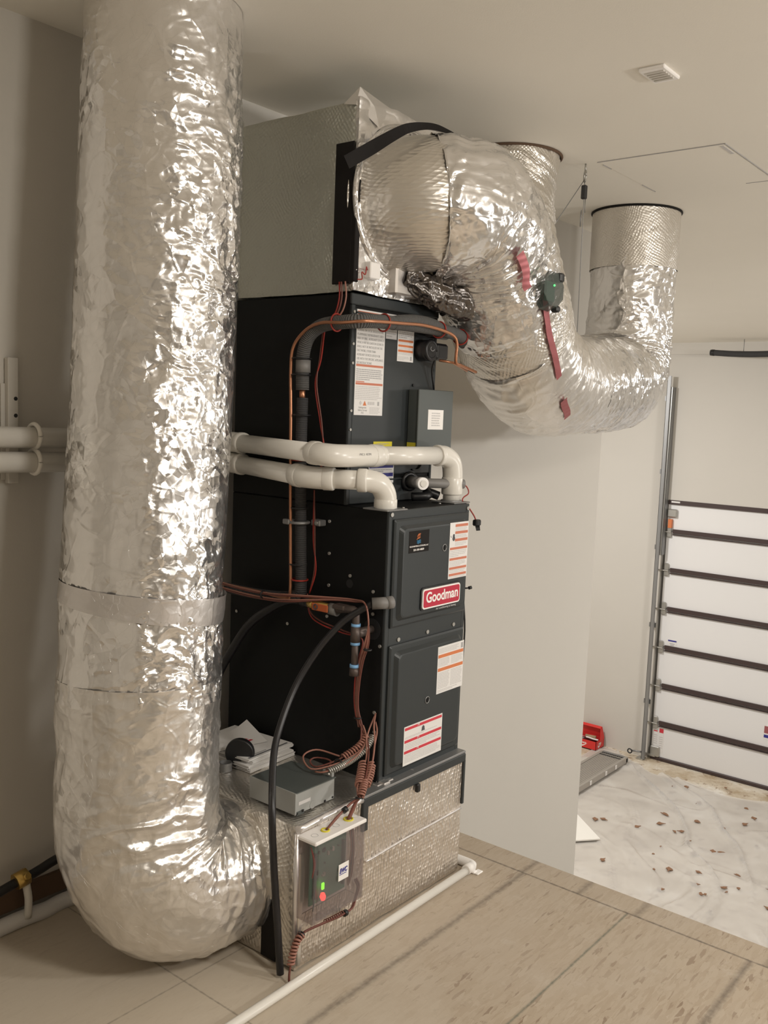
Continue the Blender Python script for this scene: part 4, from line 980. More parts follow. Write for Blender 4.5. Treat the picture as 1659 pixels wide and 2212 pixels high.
cl = thing('pipe_clamp', 'grey metal clamp holding the insulated pipe to the furnace side', 'clamp', (-.03, .31, 1.25))
mb = MB(); mb.torus((-.062, .318, 1.253), (0, 0, 1), .030, .005, M_galvd, 24, 8); mb.box((-.034, .255, 1.243), (-.001, .295, 1.263), M_galvd, .003); mb.box((-.095, .335, 1.245), (-.06, .365, 1.262), M_galvd, .003); build('band', mb, cl)
mb = MB(); mb.disc((-.034, .268, 1.253), (-1, 0, 0), .006, M_galv, 10, .004); build('screw', mb, cl)
mb = MB()
for i, (dx, m) in enumerate(((0, M_wirer), (.006, M_wire))):
    mb.tube(sp([(-.045, .25 + dx, 1.865), (-.03, .275 + dx, 1.78), (-.035, .292 - dx, 1.70), (-.03, .270 - dx, 1.58), (-.032, .245 + dx, 1.48), (-.04, .262, 1.41)], 40), .0025, m, 6)
for i, dx in enumerate((0, .006)):
    mb.tube(sp([(-.035, .282, 1.36), (-.032, .276 + dx, 1.20), (-.033, .272 - dx, 1.10), (-.04, .285, 1.02)], 30), .0025, (M_wire, M_wirer)[i], 6)
tag(build('thermostat_wire', mb), 'dark red thin wires hanging down beside the insulated pipe on the furnace side', 'wire')

# wire bundle along the furnace side
wb = thing('wire_bundle', 'bundle of brown control wires running across the furnace side from behind the duct', 'wires', (-.06, .35, 1.0))
for i, dz in enumerate((0, .005, -.018, -.012)):
    mb = MB(); mb.tube(sp([(-.10, .72, 1.01 + dz), (-.10, .545, 1.002 + dz), (-.10, .41, 1.004 + dz), (-.10, .313, 1.014 + dz), (-.06, .179, 1.024 + dz * .4), (-.04, .09, 1.028 + dz * .3), (-.068, .022, 1.030), (-.072, .003, .97 + dz * .1), (-.062 - i * .003, .008 + i * .003, .907), (-.055, .033 + i * .004, .844), (-.05, .049 + i * .003, .766), (-.05, .050 + i * .003, .691), (-.05, .028 + i * .006, .63)], 120), .0028, (M_wire, M_wirel, M_wire, M_wirel)[i], 6); build('wire', mb, wb)
for i in range(2):
    mb = MB(); mb.tube(sp([(-.05, .285, 1.02), (-.05, .27, .965 - .01 * i), (-.05, .22, .94 - .01 * i), (-.045, .13, .925 - .008 * i), (-.03, .06, .905), (-.045, .062 + .004 * i, .83), (-.05, .063 + .005 * i, .76), (-.05, .066, .70), (-.05, .055, .65)], 60), .0026, (M_wire, M_wirer)[i], 6); build('wire', mb, wb)
for c, d in (((-.068, .006, .89), (0, 0, 1)), ((-.10, .44, 1.0), (0, 1, 0)), ((-.05, .05, .66), (0, 0, 1))): ring(wb, c, d, .011, M_blk)

lw = thing('control_wires', 'coiled brown wires dropping from the furnace side to the clear electronic box', 'wires', (-.12, -.04, .5))
def w(par, pts, m, r=.0028, n=40):
    mb = MB(); mb.tube(sp(pts, n), r, m, 6); build('wire', mb, par)
w(lw, [(-.05, .028, .64), (-.055, .012, .62), (-.07, -.005, .60), (-.105, -.035, .565), (-.15, -.055, .535), (-.19, -.075, .512), (-.205, -.09, .492)], M_wirel)
w(lw, [(-.052, .045, .65), (-.06, .0, .60), (-.10, -.04, .57), (-.16, -.08, .53), (-.205, -.095, .492)], M_wire)
w(lw, [(-.002, .018, .668), (-.03, .0, .64), (-.06, -.03, .60), (-.12, -.07, .555), (-.17, -.09, .52), (-.205, -.095, .492)], M_wirel)
w(lw, [(-.002, .016, .642), (-.02, -.005, .62), (-.055, -.025, .585), (-.09, -.05, .565), (-.11, -.06, .55)], M_wirel)
for P_, R_, tn in (([(-.118, -.035, .552), (-.15, -.055, .530), (-.185, -.078, .512)], .0125, 9), ([(-.108, -.060, .555), (-.138, -.078, .53), (-.165, -.088, .512)], .0105, 9), ([(-.165, -.082, .522), (-.19, -.095, .505), (-.205, -.10, .492)], .0095, 7)):
    mb = MB(); coil_wire(P_, R_, tn, .0033, M_wirel, mb); build('wire_coil', mb, lw)
ring(lw, (-.208, -.098, .488), (.3, .2, 1), .010, M_blk)
for k in range(4):
    w(lw, [(-.207 + .003 * k, -.098, .490), (-.212 + .003 * k, -.085, .47), (-.216 + .004 * k, -.078, .45), (-.226 + .004 * k, -.070, .418)], (M_wire, M_wire, M_wirel, M_wire)[k], .003, 14)
for k in range(3):
    w(lw, [(-.207, -.098, .490), (-.235, -.082, .468 + .002 * k), (-.28, -.078, .450 - .003 * k), (-.318 + .003 * k, -.070, .419)], (M_wire, M_wirel, M_wire)[k], .0025, 20)
mb = MB(); mb.cyl((-.245, -.083, .464), (-.258, -.081, .459), .009, M_blk, 10); build('tape_wrap', mb, lw)

fx = thing('whip_wires', 'ribbed metal conduit and coiled red-brown wires reaching the small grey junction box', 'wires', (-.12, .01, .5))
mb = MB(); coil_wire([(-.03, .005, .605), (-.065, .0, .578), (-.11, .012, .552), (-.17, .021, .538), (-.20, .035, .530)], .0085, 30, .003, M_galv, mb, 10); build('metal_conduit', mb, fx)
mb = MB(); coil_wire([(-.05, .012, .610), (-.09, .012, .585), (-.14, .03, .560)], .0085, 12, .003, M_wirel, mb, 10); build('wire_coil', mb, fx)
w(fx, [(-.05, .05, .66), (-.055, .03, .63), (-.09, .01, .59), (-.14, .03, .56), (-.18, .06, .54), (-.20, .09, .53), (-.185, .125, .535), (-.16, .12, .54), (-.15, .07, .54), (-.20, .04, .532)], M_wire)
w(fx, [(-.05, .03, .62), (-.08, .0, .585), (-.13, .02, .555), (-.19, .045, .540), (-.225, .085, .532), (-.20, .14, .55), (-.15, .13, .56), (-.12, .06, .55)], M_wirel)
w(fx, [(-.0, .018, .67), (-.04, .01, .63), (-.09, -.005, .58), (-.15, .01, .545), (-.21, .04, .53), (-.22, .07, .525)], M_wirel)
ring(fx, (-.16, .03, .545), (1, .2, -.2), .013, M_blk)

# ================================================================== HOSE, GAS PIPE
mb = MB(); mb.tube(sp([(-.045, .011, 1.031), (-.06, .044, 1.008), (-.09, .092, .965), (-.14, .141, .883), (-.21, .168, .774), (-.29, .154, .664), (-.35, .119, .588), (-.425, .043, .481), (-.435, .023, .351), (-.437, -.003, .152), (-.437, -.02, .012)], 120), .0108, M_rub, 14)
o = build('drain_hose', mb); tag(o, 'long black rubber hose arching down the furnace side to the floor', 'hose')
mb = MB(); mb.tube([(-.020, -.022, 1.034), (-.0, -.03, 1.036)], .0195, M_pvcg, 20); mb.tube([(-.048, .012, 1.031), (-.012, -.028, 1.035)], .0185, M_pvcg, 20); build('hose_connector', mb, o)
gp = thing('gas_pipe', 'dark iron gas pipe with yellow valve, orange handle and light blue tape rings', 'gas pipe', (-.06, .1, .9))
mb = MB(); mb.tube(sp([(-.062, .16, .990), (-.062, .09, 1.002), (-.06, .068, .998), (-.06, .064, .97), (-.06, .064, .93)], 24), .0125, M_iron, 16); mb.cyl((-.06, .064, .93), (-.06, .064, .80), .0108, M_iron, 16); mb.cyl((-.06, .064, .933), (.002, .048, .937), .012, M_iron, 14); build('pipe', mb, gp)
mb = MB(); mb.cyl((-.06, .064, .952), (-.06, .064, .902), .0155, M_iron, 18); mb.cyl((-.06, .064, .927), (-.028, .056, .931), .0145, M_iron, 16); build('tee', mb, gp)
mb = MB(); mb.cyl((-.06, .064, .820), (-.06, .064, .795), .0155, M_iron, 16); build('end_cap', mb, gp)
for z in (.956, .898, .826):
    mb = MB(); mb.cyl((-.06, .064, z - .005), (-.06, .064, z + .005), .0150, M_lblue, 16); build('thread_tape', mb, gp)
mb = MB(); mb.tube([(-.062, .262, .996), (-.062, .25, .996), (-.062, .235, .995), (-.062, .16, .990)], [.013, .017, .014, .015], M_brass, 16); mb.cyl((-.062, .262, .996), (-.062, .240, .995), .017, M_brass, 8); build('gas_valve', mb, gp)
mb = MB(); mb.box((-.083, .165, .980), (-.078, .235, 1.004), M_orh, .003); mb.torus((-.085, .215, .993), (1, 0, 0), .008, .002, M_papd, 14, 5); build('valve_handle', mb, gp)
mb = MB(); mb.cyl((-.062, .172, .991), (-.062, .140, .990), .019, M_pvcg, 16); mb.box((-.08, .10, .995), (-.045, .15, 1.012), M_iron, .004); build('union', mb, gp)
mb = MB(); mb.tube(sp([(-.055, .29, .993), (-.055, .34, .993), (-.055, .42, .962), (-.055, .552, .871), (-.055, .643, .754), (-.06, .70, .66), (-.10, .74, .52), (-.2, .755, .3), (-.45, .755, .19), (-.66, .745, .181), (-.80, .740, .158), (-1.2, .74, .12), (-2.6, .74, .12)], 120), .0145, M_rub, 14)
o = build('gas_line', mb); tag(o, 'black flexible gas line looping behind the furnace and along the wall base', 'gas line')
mb = MB(); mb.cyl((-.055, .262, .996), (-.055, .30, .993), .018, M_blk, 14); build('fitting', mb, o)
mb = MB(); mb.cyl((-.775, .742, .165), (-.815, .742, .157), .026, M_brass, 8); mb.cyl((-.79, .742, .16), (-.79, .71, .18), .010, M_brass, 8); build('brass_fitting', mb, o)
mb = MB(); mb.tube(sp([(-.78, .74, .14), (-.775, .735, .09), (-.775, .74, .03)], 8), .012, M_pvc, 10); tag(build('pipe_stub', mb), 'short white pipe stub under the brass fitting at the left wall base', 'pipe')
mb = MB(); mb.box((-3.5, .782, .046), (-.42, .799, .112), M_lumber); struct(build('baseboard_back', mb))
mb = MB(); rg = random.Random(2); pts = [(-3.4 + i * .05, .765 + rg.uniform(-.006, .006), .018 + rg.uniform(-.003, .003)) for i in range(62)]
mb.tube(sp(pts, 180), .026, M_paper, 10); o = build('foam_bead', mb); tag(o, 'ragged off-white sealing foam bead along the floor at the left wall', 'sealant')

# ================================================================== ON TOP OF THE RETURN PLENUM
jb = thing('junction_box', 'small square grey metal box lying on the foil base plenum', 'junction box', (-.27, .108, .442))
mb = MB(); mb.box((-.358, .016, .448), (-.190, .200, .512), M_boxg, .001); build('body', mb, jb)
mb = MB(); mb.box((-.360, .013, .512), (-.186, .203, .515), M_boxd, .0005); mb.box((-.3625, .012, .450), (-.3595, .204, .515), M_boxg); build('lid', mb, jb)
mb = MB(); mb.box((-.352, .0145, .445), (-.322, .016, .456), M_boxd); mb.box((-.352, .0135, .448), (-.349, .016, .454), M_blk); mb.box((-.332, .013, .450), (-.325, .016, .457), M_blk); mb.box((-.235, .0135, .450), (-.229, .016, .456), M_blk); mb.box((-.20, .0135, .452), (-.195, .016, .457), M_blk); build('slots', mb, jb)
mb = MB(); mb.box((-.345, .0150, .474), (-.295, .0158, .484), M_papl); mb.disc((-.285, .016, .458), (0, -1, 0), .012, M_boxg, 18, .001); build('side_sticker', mb, jb)
mb = MB(); mb.box((-.198, .02, .515), (-.188, .06, .530), M_boxg, .001); build('tab', mb, jb)

def booklet(cx_, cy_, z, lx, ly, h, rot, m, name='manual'):
    mb = MB(); R = Matrix.Rotation(rot, 3, 'Z'); n = max(2, int(h / .0025)); rg = random.Random(int(z * 1e4))
    for i in range(n):
        dx, dy = rg.uniform(-.003, .003), rg.uniform(-.003, .003); z0 = z + h * i / n; z1 = z + h * (i + .8) / n
        c = [R @ Vector((sx * lx / 2 + dx, sy * ly / 2 + dy, 0)) for sx, sy in ((-1, -1), (1, -1), (1, 1), (-1, 1))]
        vs = [(cx_ + p.x, cy_ + p.y, zz) for zz in (z0, z1) for p in c]
        mb.add(vs, [(3, 2, 1, 0), (4, 5, 6, 7), (0, 1, 5, 4), (1, 2, 6, 5), (2, 3, 7, 6), (3, 0, 4, 7)], m)
    return mb, R
specs = [(-.122, .492, .4425, .215, .270, .014, .05, 'bottom booklet of the manual stack on the base plenum'),
         (-.128, .487, .4568, .210, .268, .011, .02, 'booklet lying second from the bottom of the manual stack'),
         (-.118, .495, .4682, .212, .265, .009, .10, 'thin booklet in the middle of the manual stack'),
         (-.128, .500, .4776, .214, .270, .007, .07, 'booklet with black printed line near the top of the manual stack')]
for x, y, z, lx, ly, h, rt_, lb in specs:
    mb, R = booklet(x, y, z, lx, ly, h, rt_, M_paper)
    o = build('manual', mb); tag(o, lb, 'booklet', 'furnace manuals stacked on the base plenum')
P0 = Vector((-.128, .500, .4852)); R = Matrix.Rotation(.07, 3, 'Z')
mb = MB()
for a, b, c, d in ((-.095, .095, -.128, -.122), (-.1, .02, .118, .124), (-.09, -.04, -.03, -.026), (-.09, -.05, -.02, -.016)):
    c4 = [P0 + R @ Vector(q) for q in ((a, c, 0), (b, c, 0), (b, d, 0), (a, d, 0))]; mb.add([tuple(q) for q in c4], [(0, 1, 2, 3)], M_papd)
mb.add([tuple(q + Vector((0, 0, .0002))) for q in [P0 + R @ Vector(q) for q in ((-.07, -.118, 0), (-.0, -.118, 0), (-.0, -.112, 0), (-.07, -.112, 0))]], [(0, 1, 2, 3)], M_papg)
build('cover_print', mb, o)
mb = MB(); vs = []
for j in range(5):
    for i in range(7):
        a, b = i / 6, j / 4; q = Vector((-.14, .53, .4865)) + Matrix.Rotation(-.25, 3, 'Z') @ Vector(((a - .5) * .19, (b - .5) * .15, .022 * max(0, a - .6) ** 1.5 * 6 * b)); vs.append(tuple(q))
mb.add(vs, [(j * 7 + i, j * 7 + i + 1, (j + 1) * 7 + i + 1, (j + 1) * 7 + i) for j in range(4) for i in range(6)], M_paper, smooth=True)
o = build('leaflet', mb); tag(o, 'curled paper leaflet with red oval mark on top of the manuals', 'leaflet')
mb = MB(); c = Vector((-.105, .488, .4895)); mb.add([tuple(c + Vector((.030 * math.cos(a * PI / 10), .014 * math.sin(a * PI / 10), 0))) for a in range(20)], [tuple(range(20))], M_red)
mb.box((c.x - .016, c.y - .003, c.z), (c.x + .016, c.y + .002, c.z + .0003), M_paper)
build('red_logo', mb, o)
mb = MB(); mb.tube([(-.222, .405, .4915), (-.218, .408, .4915), (-.206, .4175, .4915), (-.202, .4205, .4915)], [.044, .048, .048, .044], M_blk, 30)
tag(build('tape_roll', mb), 'black tape roll standing on edge against the manuals', 'tape roll')
mb = MB(); mb.tube([(-.262, .425, .443), (-.262, .425, .470)], .021, M_galvd, 22, cap=False); mb.tube([(-.262, .425, .470), (-.262, .425, .443)], .019, M_galvd, 22, cap=False)
tag(build('metal_ring', mb), 'small grey metal ring beside the black tape roll', 'ring')

# ================================================================== ELECTRONIC ZONE PANEL
zp = thing('zone_panel', 'clear plastic electronic control box with glowing green and red lights, on the base plenum front', 'control panel', (-.29, -.07, .165))
zx0, zx1, zy0, zy1, zz0, zz1 = -.397, -.180, -.102, -.036, .172, .418
mb = MB(); mb.box((zx0, zy1, zz0), (zx1, zy1 + .004, zz1 - .01), M_pcbw); mb.box((zx0 - .002, zy0 - .004, zz1 - .012), (zx1 + .004, zy1 + .004, zz1), M_white, .003); build('base_tray', mb, zp)
mb = MB()
for a, b in (((zx0, zy0, zz0), (zx1, zy0 + .0025, zz1 - .012)), ((zx0, zy0 + .0025, zz0), (zx0 + .0025, zy1, zz1 - .012)), ((zx1 - .0025, zy0 + .0025, zz0), (zx1, zy1, zz1 - .012)), ((zx0 + .0025, zy0 + .0025, zz0), (zx1 - .0025, zy1, zz0 + .0025)),
             ((zx0 + .012, zy0 - .005, zz0 + .012), (zx1 - .012, zy0, zz1 - .018))): mb.box(a, b, M_clear)
build('clear_cover', mb, zp)
mb = MB(); mb.box((zx0 + .028, -.060, zz0 + .030), (zx1 - .035, -.056, zz1 - .02), M_pcb); pb = build('circuit_board', mb, zp)
rg = random.Random(5); mb = MB()
for i in range(26):
    x = rg.uniform(zx0 + .04, zx1 - .055); z = rg.uniform(zz0 + .045, zz1 - .035); a = rg.uniform(.003, .009); mb.box((x, -.066, z), (x + a, -.060, z + rg.uniform(.003, .012)), rg.choice([M_pcbw, M_boxd, M_blk, M_pcb]))
mb.box((zx0 + .05, -.068, zz1 - .05), (zx1 - .06, -.060, zz1 - .03), M_pcb); mb.box((zx0 + .04, -.07, zz0 + .05), (zx0 + .046, -.06, zz1 - .06), M_boxd); mb.box((zx1 - .055, -.07, zz0 + .05), (zx1 - .049, -.06, zz1 - .06), M_boxd); build('components', mb, pb)
mb = MB(); mb.box((-.300, zy0 - .0065, .268), (-.256, zy0 - .005, .318), M_white, .0005); lb = build('brand_label', mb, zp)
mb = MB(); text(mb, 'EWC', -.2965, .291, .0190, M_blue, zy0 - .0068, width=.034, bold=.0009, shear=.2); bar(mb, -.2965, -.266, .2855, .2875, zy0 - .0055, M_blue); build('label_lettering', mb, lb)
mb = MB(); mb.box((-.330, -.074, .240), (-.318, -.067, .262), M_ledg, .003); build('green_led', mb, zp)
mb = MB(); mb.tube([(-.330, -.078, .214), (-.330, -.077, .224), (-.330, -.076, .234)], [.006, .0095, .006], M_ledr, 12); build('red_led', mb, zp)
for x, rr_ in ((-.321, .011), (-.220, .013)):
    mb = MB(); mb.torus((x, -.070, zz1 + .001), (0, 0, 1), rr_, .003, M_yell, 20, 6); build('grommet', mb, zp)
for x in (-.365, -.275, -.19):
    mb = MB(); mb.torus((x, -.07, zz1), (0, 0, 1), .010, .0007, M_papg, 16, 4); build('knockout', mb, zp)
mb = MB()
for k in range(2): mb.tube(sp([(zx0 + .018, -.07, zz1 - .03), (zx0 + .022 + k * .004, -.08, .34), (zx0 + .016, -.08, .30)], 10), .002, M_wirer, 5)
mb.tube(sp([(zx0 + .02, -.08, .245), (zx0 + .026, -.08, .22), (zx0 + .034, -.07, .19)], 8), .002, M_papd, 5)
for k in range(5): mb.tube(sp([(zx1 - .02 - k * .004, -.07, zz1 - .02), (zx1 - .022 - k * .003, -.08, .33), (zx1 - .02 - k * .005, -.075, .25), (zx1 - .03, -.07, .21)], 12), .0022, (M_wire, M_wirel, M_iron)[k % 3], 5)
build('inner_wires', mb, zp)

bw = thing('transformer_wire', 'dark brown wire sagging from the clear box bottom to the floor corner', 'wire', (-.30, -.05, .1))
bp = [(-.150, -.045, .195), (-.135, -.045, .165), (-.150, -.045, .128), (-.17, -.05, .110), (-.22, -.05, .108), (-.29, -.05, .116), (-.365, -.05, .124), (-.385, -.05, .122)]
w(bw, bp, M_wire, .0035, 50); w(bw, [(a + .003, b - .004, c + .004) for a, b, c in bp], M_wire, .0028, 50)
mb = MB(); coil_wire([(-.385, -.05, .120), (-.405, -.052, .112), (-.425, -.056, .085), (-.437, -.06, .055)], .0085, 10, .0035, M_wirel, mb, 12); build('wire_coil', mb, bw)
w(bw, [(-.437, -.06, .06), (-.442, -.06, .03), (-.444, -.062, .004)], M_wire, .0035, 8)
mb = MB(); coil_wire([(-.205, -.05, .115), (-.25, -.052, .118), (-.29, -.052, .122)], .0045, 9, .0015, M_wire, mb, 10); build('twisted_tail', mb, bw)
mb = MB(); mb.cyl((-.19, -.05, .108), (-.202, -.05, .108), .010, M_blk, 10); mb.cyl((-.382, -.05, .124), (-.392, -.05, .119), .010, M_blk, 10); build('tape_wrap', mb, bw)

rw = thing('sensor_lead', 'red wires with a dark plug dangling off the furnace top right corner', 'wire', (.46, .0, 1.28))
w(rw, [(.455, .060, 1.405), (.47, .052, 1.400), (.475, .052, 1.392), (.46, .058, 1.388)], M_wirer, .0016, 14)
w(rw, [(.452, .045, 1.385), (.468, .028, 1.372), (.470, .02, 1.350), (.455, .03, 1.335), (.448, .028, 1.322), (.452, .008, 1.305), (.462, -.012, 1.275), (.464, -.018, 1.262)], M_wirer, .0024, 36)
mb = MB(); mb.box((.452, -.032, 1.240), (.482, -.012, 1.262), M_blk, .004)
for k in range(4): mb.cyl((.452 + k * .007, -.028, 1.242), (.448 + k * .006, -.036, 1.226), .0022, M_blk, 6)
build('plug', mb, rw)

# ================================================================== PLATFORM FLOOR PIPE
fpz = thing('floor_pipe', 'long thin white plastic pipe lying on the wood platform in front of the plenum', 'pipe', (0, -.08, 0))
mb = MB(); mb.cyl((-1.7, -.104, .0145), (.448, -.072, .0145), .0136, M_pvc, 18); build('pipe', mb, fpz)
mb = MB(); mb.cyl((.43, -.0725, .0175), (.468, -.072, .0175), .0175, M_white, 18); mb.tube(sp([(.462, -.072, .0175), (.478, -.068, .0175), (.482, -.045, .0175), (.480, .01, .0175)], 12), .0165, M_white, 16); build('elbow', mb, fpz)
mb = MB(); mb.box((.455, -.108, .0), (.490, -.085, .006), M_white, .002); mb.box((.452, -.095, .0), (.475, -.055, .009), M_white, .003); build('cement_drip', mb, fpz)

# ================================================================== LOWER GARAGE FLOOR
def film():
    nx, ny = 260, 260
    xs = np.linspace(3.3, 9.75, nx); ys = np.linspace(-4.6, 3.95, ny); X, Y = np.meshgrid(xs, ys, indexing='ij')
    edge = 9.72 + .08 * np.sin(Y * 2.1) + .05 * np.sin(Y * 5.3 + 1) + np.clip(Y - 2.9, 0, 2) * .35
    X = 3.3 + (X - 3.3) * (edge - 3.3) / (9.75 - 3.3)
    P = np.stack([X, Y, 0 * X], -1)
    u = X * .83 + Y * .55; v = -X * .55 + Y * .83
    q = np.stack([u * .28, v * 4.2 + fbm(P * .7, 2, 5) * 1.4, 0 * u], -1)
    r = ridged(q, 2, 9); r2 = ridged(np.stack([u * 1.2 + fbm(P, 2, 2), v * .5, 0 * u], -1), 2, 19)
    Z = G + .010 + .11 * np.clip(r - .88, 0, 1) ** 1.1 + .05 * np.clip(r2 - .85, 0, 1) + .003 * fbm(P * 4, 2, 3) ** 2
    V = np.stack([X, Y, Z], -1).reshape(-1, 3); i = np.arange(nx - 1)[:, None]; k = np.arange(ny - 1)[None, :]
    F = np.stack([i * ny + k, (i + 1) * ny + k, (i + 1) * ny + k + 1, i * ny + k + 1], -1).reshape(-1, 4)
    me = bpy.data.meshes.new('plastic_sheet'); off = np.array([5, 0, G]); me.from_pydata((V - off).tolist(), [], F.tolist())
    me.polygons.foreach_set('use_smooth', np.ones(len(F), bool)); me.materials.append(M_sheet)
    o = bpy.data.objects.new('plastic_sheet', me); COL.objects.link(o); o.location = off
    tag(o, 'wrinkled translucent plastic sheeting spread over the lower garage floor', 'plastic sheeting')
film()
rg = random.Random(11); chips = None
spots = [(9.43, 2.53), (9.52, 2.40), (7.91, 1.47), (7.70, 1.62), (7.95, 1.40), (7.38, 1.95), (7.75, 2.83), (7.83, 2.75), (7.04, 1.36), (7.26, .98), (7.32, 1.41), (9.85, 2.0), (8.1, .9), (8.4, 1.15), (6.9, 1.2), (7.6, 1.95), (7.1, 1.05), (8.6, 1.6), (7.05, 1.8), (8.2, 2.2)] + [(rg.uniform(6.6, 9.6), rg.uniform(.6, 2.7)) for _ in range(26)]
for i, (x, y) in enumerate(spots):
    if chips is None or i < 4:
        mb = MB(); n = 8; top = [(x + math.cos(2 * PI * k / n) * rg.uniform(.015, .07), y + math.sin(2 * PI * k / n) * rg.uniform(.012, .04)) for k in range(n)]
        z = G + .022; vs = [(a, b, z) for a, b in top] + [(a, b, z + .006) for a, b in top]
        mb.add(vs, [tuple(range(n))[::-1], tuple(range(n, 2 * n))] + [(k, (k + 1) % n, n + (k + 1) % n, n + k) for k in range(n)], M_wood)
        o = build('wood_chip', mb); chips = chips or []; chips.append(o)
    else:
        o = chips[i % len(chips)].copy(); COL.objects.link(o); o.location = (x, y, G + .022); o.rotation_euler[2] = rg.uniform(0, 6); k = rg.uniform(.35, 1.1); o.scale = (k, k, 1)
    tag(o, 'small brown scrap lying on the plastic sheeting of the lower floor', 'scrap', 'brown scraps on the plastic sheeting')
pk = thing('work_plank', 'ribbed aluminium work plank lying flat on the plastic-covered lower floor', 'plank', (8.6, 3.5, G))
mb = MB(); mb.box((7.4, 3.33, G + .03), (9.75, 3.37, G + .11), M_alu, .004); mb.box((7.4, 3.69, G + .03), (9.75, 3.73, G + .11), M_alu, .004); build('side_rail', mb, pk)
mb = MB(); mb.box((7.4, 3.37, G + .085), (9.72, 3.69, G + .095), M_alu)
for k in range(11): mb.box((7.4, 3.38 + k * .028, G + .095), (9.70, 3.389 + k * .028, G + .101), M_alu)
mb.box((9.62, 3.37, G + .094), (9.64, 3.69, G + .104), M_blk); mb.box((9.70, 3.37, G + .094), (9.712, 3.69, G + .106), M_blk); build('deck', mb, pk)
mb = MB(); mb.box((9.70, 3.33, G + .03), (9.78, 3.73, G + .105), M_galvd, .01)
build('end_cap', mb, pk)
for x in (8.6, 9.05, 9.35):
    mb = MB(); mb.box((x, 3.322, G + .04), (x + .05, 3.331, G + .10), M_white, .004); build('paint_splash', mb, pk)
mb = MB(); mb.add([(7.70, 3.05, G + .03), (7.27, 2.53, G + .03), (6.75, 2.95, G + .03), (7.2, 3.5, G + .03), (7.70, 3.05, G + .045), (7.27, 2.53, G + .045), (6.75, 2.95, G + .045), (7.2, 3.5, G + .045)], [(3, 2, 1, 0), (4, 5, 6, 7), (0, 1, 5, 4), (1, 2, 6, 5), (2, 3, 7, 6), (3, 0, 4, 7)], M_board)
tag(build('board_offcut', mb), 'white board offcut on the plastic sheeting beside the wall corner', 'board')

sb = thing('shoe_box', 'open red shoe box with white swoosh marks, on the lower garage floor', 'shoe box', (10.0, 4.07, G))
X0, X1, Y0, Y1, ZB = 9.905, 10.165, 3.885, 4.235, G + .012; ZT = ZB + .125
mb = MB(); mb.box((X0, Y0, ZB), (X0 + .006, Y1, ZT), M_box); mb.box((X1 - .006, Y0, ZB), (X1, Y1, ZT), M_box); mb.box((X0, Y0, ZB), (X1, Y0 + .006, ZT), M_box); mb.box((X0, Y1 - .006, ZB), (X1, Y1, ZT), M_box); mb.box((X0, Y0, ZB), (X1, Y1, ZB + .006), M_card); build('box_body', mb, sb)
lz = .17
mb = MB(); q = [(X1, Y0, ZT), (X1, Y1, ZT), (X1 - .03, Y1, ZT + lz), (X1 - .03, Y0 + .03, ZT + lz)]
mb.add(q + [(a + .006, b, c) for a, b, c in q], [(0, 1, 2, 3), (7, 6, 5, 4), (0, 3, 7, 4), (3, 2, 6, 7), (1, 0, 4, 5), (2, 1, 5, 6)], M_box)
q = [(X1 - .03, Y0 + .03, ZT + lz), (X1 - .03, Y1, ZT + lz), (X1 - .07, Y1, ZT + lz - .02), (X1 - .07, Y0 + .03, ZT + lz - .02)]
mb.add(q + [(a, b, c - .005) for a, b, c in q], [(0, 1, 2, 3), (7, 6, 5, 4), (0, 3, 7, 4), (3, 2, 6, 7), (1, 0, 4, 5), (2, 1, 5, 6)], M_box)
q = [(X1, Y0, ZT), (X1 - .03, Y0 + .03, ZT + lz), (X1 - .07, Y0 + .03, ZT + lz - .02), (X0 + .14, Y0, ZT)]
mb.add(q + [(a, b + .006, c) for a, b, c in q], [(0, 1, 2, 3), (7, 6, 5, 4), (0, 4, 5, 1), (1, 5, 6, 2), (2, 6, 7, 3), (3, 7, 4, 0)], M_box); build('lid', mb, sb)
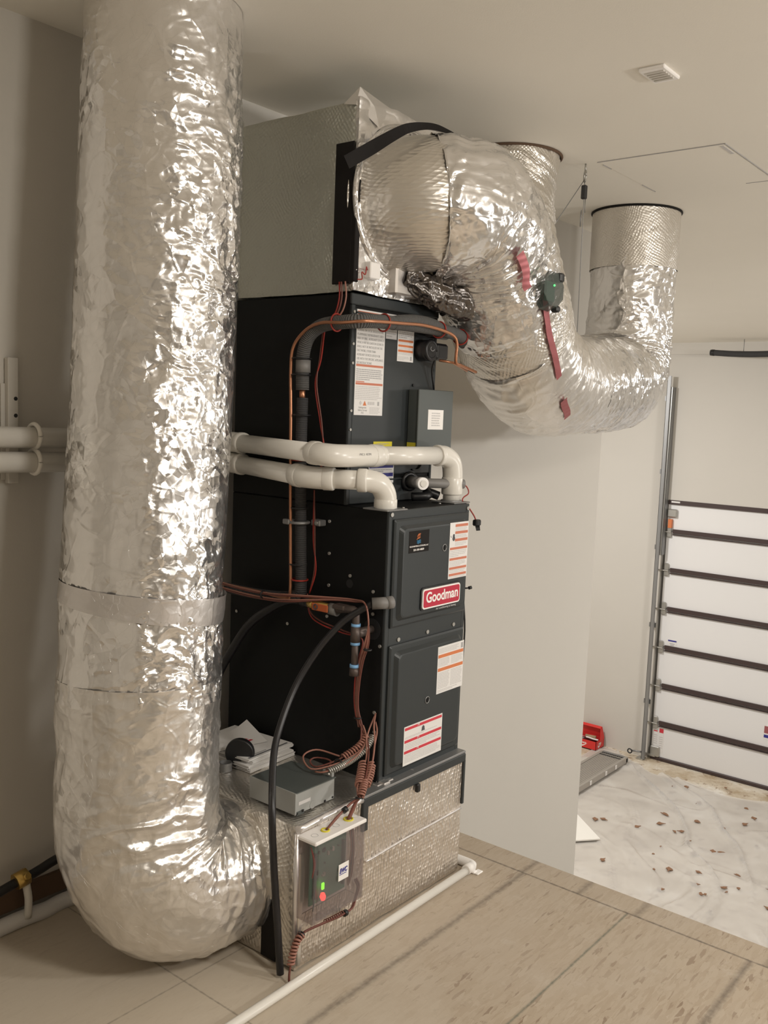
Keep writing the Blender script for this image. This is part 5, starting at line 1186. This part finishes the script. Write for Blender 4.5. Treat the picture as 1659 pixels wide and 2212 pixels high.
def swoosh(mb, o, ux, uz, L, m):
    o = Vector(o); ux = Vector(ux); uz = Vector(uz)
    up = [(0, .30), (.08, .16), (.2, .12), (.4, .20), (.7, .36), (1.0, .55)]; lo = [(.10, .50), (.04, .36), (0, .30)]
    pts = [(1.0, .55), (.6, .34), (.35, .22), (.2, .18), (.13, .24), (.14, .42), (.04, .34), (.0, .20), (.06, .06), (.2, .0), (.4, .08), (.7, .30)]
    c = [o + ux * (a * L) + uz * (b * L) for a, b in pts]; mb.add([tuple(p) for p in c], [(11, 0, 1), (11, 1, 2, 10), (10, 2, 3, 9), (9, 3, 4, 8), (8, 4, 7), (7, 4, 5, 6)], m)
mb = MB(); swoosh(mb, (X0 - .0015, 4.125, ZB + .022), (0, -1, 0), (0, 0, 1), .105, M_white)
text(mb, 'NIKE', 4.110, ZB + .066, .032, M_white, X0 - .001, bold=.001, plane='x'); build('swoosh_logo', mb, sb)
mb = MB(); swoosh(mb, (X0 + .06, Y0 - .0015, ZB + .022), (1, 0, 0), (0, 0, 1), .12, M_white)
text(mb, 'NIKE', X0 + .08, ZB + .068, .034, M_white, Y0 - .001, bold=.001); build('swoosh_logo', mb, sb)
mb = MB(); mb.torus((9.95, 4.115, ZT + .005), (.7, .5, .5), .032, .012, M_redtape, 20, 8); tag(build('tape_roll', mb), 'dull red tape roll at the left end inside the red shoe box', 'tape roll')
mb = MB(); mb.tube(sp([(9.95, 4.15, ZT - .01), (9.98, 4.08, ZT + .015), (10.02, 3.99, ZT - .005), (10.04, 3.92, ZT - .01)], 12), .012, M_white, 8); tag(build('white_bundle', mb), 'long white bundle lying across the contents of the red shoe box', 'bundle')
mb = MB(); mb.cyl((10.06, 4.13, ZT + .0), (10.09, 3.98, ZT + .0), .028, M_card, 12); tag(build('tan_roll', mb), 'tan roll at the back of the red shoe box', 'roll')
mb = MB(); mb.box((9.915, 4.0, ZB + .02), (10.15, 4.22, ZT - .045), M_blk, .01); tag(build('dark_case', mb), 'dark case at the bottom inside the red shoe box', 'case')
